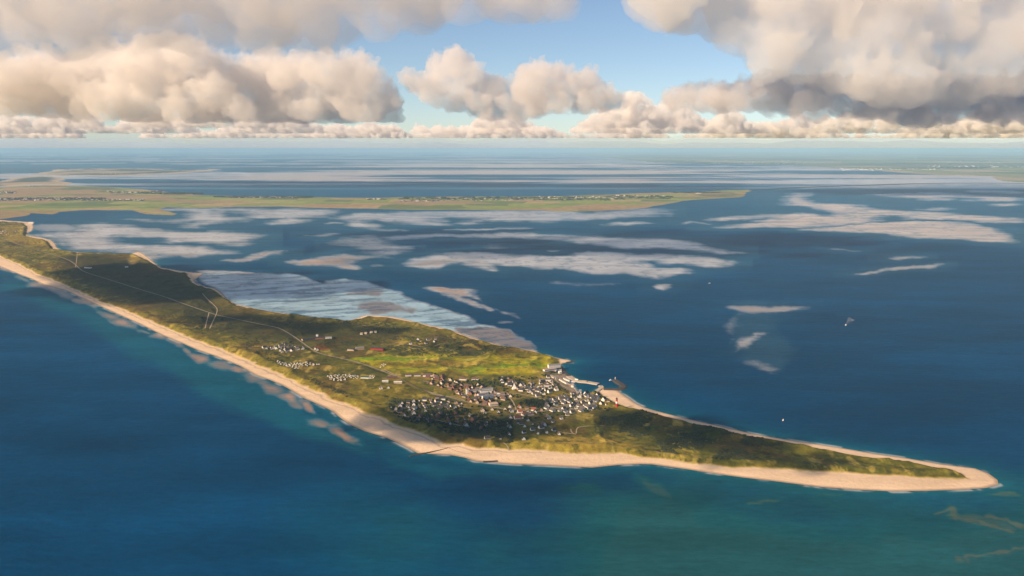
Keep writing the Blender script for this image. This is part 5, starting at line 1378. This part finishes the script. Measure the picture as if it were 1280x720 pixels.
# the distant bank: long ragged lines of small cumulus, line behind line
rb = random.Random(77)
WHERE = ['western', 'left of centre', 'central', 'right of centre', 'eastern']
LINES = [('nearest and largest', 43000, 160, 6.5, 44), ('middle', 56000, 167, 5.5, 54), ('farthest and lowest', 72000, 173, 4.5, 64)]
for li, (ln, dist, bpy_, rpx, vox) in enumerate(LINES):
    base = at_dist(640, bpy_, dist)[2]
    for seg in range(5):
        x0 = -90 + seg * 290
        xs = np.arange(x0, x0 + 301, 6.0)
        h = fbm(xs / 70.0, xs * 0 + 3.7 * li, 4, 400 + li, 0.6)
        up = np.where(xs > 780, 1.7, 1.0) * (26, 21, 15)[li] * sstep(0.30, 0.75, h)
        lobes = []
        for (px, py, rp) in heap(list(zip(xs, bpy_ - 3 - up)), [(x0, bpy_), (x0 + 301, bpy_)], rpx, 40 + li * 7 + seg):
            if float(np.interp(px, xs, up)) < (4.5, 3.0, 1.0)[li]: continue
            dd = dist + rb.uniform(-1600, 1600)
            x, y, z_ = at_dist(px, py, dd)
            lobes.append((x, y, z_, rp * dd / FPX))
        me = cloud_hull(lobes, base, vox, 900 + li * 10 + seg, 1, 6, rough=1.2)
        o = link('cumulus_bank', me, cloud_material('cumulus_bank', 0.0024, 0.0))
        tag(o, '%s stretch of the %s line of small cumulus above the horizon' % (WHERE[seg], ln), 'cloud', 'distant lines of cumulus')

# grey bank of far mist beyond the cumulus
def build_mist(near, far, top, density, label):
    t = NT('distant_stratus')
    v = t.n('ShaderNodeVolumePrincipled')
    v.inputs['Color'].default_value = (0.66, 0.83, 0.98, 1)
    v.inputs['Density'].default_value = density
    t.l(v.outputs[0], t.out.inputs['Volume'])
    co, q = [], []
    n = 60
    for i in range(n + 1):
        a = R(-48 + 96 * i / n)
        h = top + 0.09 * top * (math.sin(i * 1.7) + math.sin(i * 0.6 + 1) + 0.6 * math.sin(i * 3.1))
        for d_, z_ in ((near, 1060), (far, 1060), (far, h), (near, h * 0.9)):
            co.append((d_ * math.sin(a), d_ * math.cos(a), z_))
    for i in range(n):
        for k in range(4):
            q.append((4 * i + k, 4 * i + (k + 1) % 4, 4 * i + 4 + (k + 1) % 4, 4 * i + 4 + k))
    q += [(3, 2, 1, 0), tuple(4 * n + k for k in range(4))]
    me = mesh_np('distant_stratus', np.array(co), np.array(q), smooth=False)
    tag(link('distant_stratus', me, t.m), label, 'cloud', kind='stuff')


build_mist(185000, 215000, 2500, 3.4e-5, 'grey misty layer lying along the whole horizon')
build_mist(220000, 240000, 3700, 2.2e-5, 'thin pale veil rising above the misty layer on the horizon')
build_mist(245000, 265000, 5200, 1.6e-5, 'faint high veil behind the far cumulus lines')

# clouds overhead, whose shade lies on land and sea below
OVER = [  # (shade centre in the photo, half-length m, half-width m, turn)
    ((562, 538), 400, 185, -0.3), ((505, 536), 260, 130, -0.5), ((200, 358), 1500, 700, -0.5), ((330, 405), 600, 230, -0.4), ((820, 533), 330, 140, -0.5), ((900, 556), 260, 120, -0.4), ((1010, 578), 200, 90, -0.2),
    ((672, 506), 100, 60, 0.0), ((700, 610), 480, 170, -0.25), ((800, 522), 330, 55, -0.45), ((450, 414), 420, 110, -0.2), ((590, 437), 260, 70, -0.2), ((960, 585), 240, 70, -0.2), ((860, 545), 200, 80, -0.4)]
for k, (p, a, b, rot) in enumerate(OVER):
    gx, gy = (float(v) for v in ground(*p))
    zc = 1500.0
    cx_, cy_ = gx + S.x / S.z * zc, gy + S.y / S.z * zc
    r = random.Random(500 + k); lobes = []
    n = 18
    for q in range(n):
        u, v = r.uniform(-0.8, 0.8) * a, r.uniform(-0.6, 0.6) * b
        lobes.append((cx_ + u * math.cos(rot) - v * math.sin(rot), cy_ + u * math.sin(rot) + v * math.cos(rot), zc + r.uniform(0, 0.2) * b, b * r.uniform(0.35, 0.55)))
    me = cloud_hull(lobes, zc - 0.15 * b, max(16, b * 0.09), 600 + k, 1, 10)
    me.materials.append(cloud_material('overhead_cloud', 0.0014 if k == 8 else 0.012 if b < 200 else 0.006))
    tag(link('overhead_cloud', me), 'ragged low cumulus drifting high above the island', 'cloud', 'low cumulus over the island')

# haze
def build_haze():
    t = NT('haze')
    v = t.n('ShaderNodeVolumePrincipled')
    v.inputs['Color'].default_value = (0.45, 0.75, 0.99, 1)
    v.inputs['Density'].default_value = 1.25e-5
    v.inputs['Anisotropy'].default_value = -0.1
    t.l(v.outputs[0], t.out.inputs['Volume'])
    R_, z0, z1 = 300000.0, -3.0, 1020.0
    co = [(a * R_, b * R_, c) for c in (z0, z1) for a, b in ((-1, -1), (1, -1), (1, 1), (-1, 1))]
    me = mesh_np('haze', np.array(co), np.array([(3, 2, 1, 0), (4, 5, 6, 7), (0, 1, 5, 4), (1, 2, 6, 5), (2, 3, 7, 6), (3, 0, 4, 7)]), smooth=False)
    tag(link('haze', me, t.m), 'thin pale sea haze filling the air below the clouds', 'haze', kind='stuff')


build_haze()
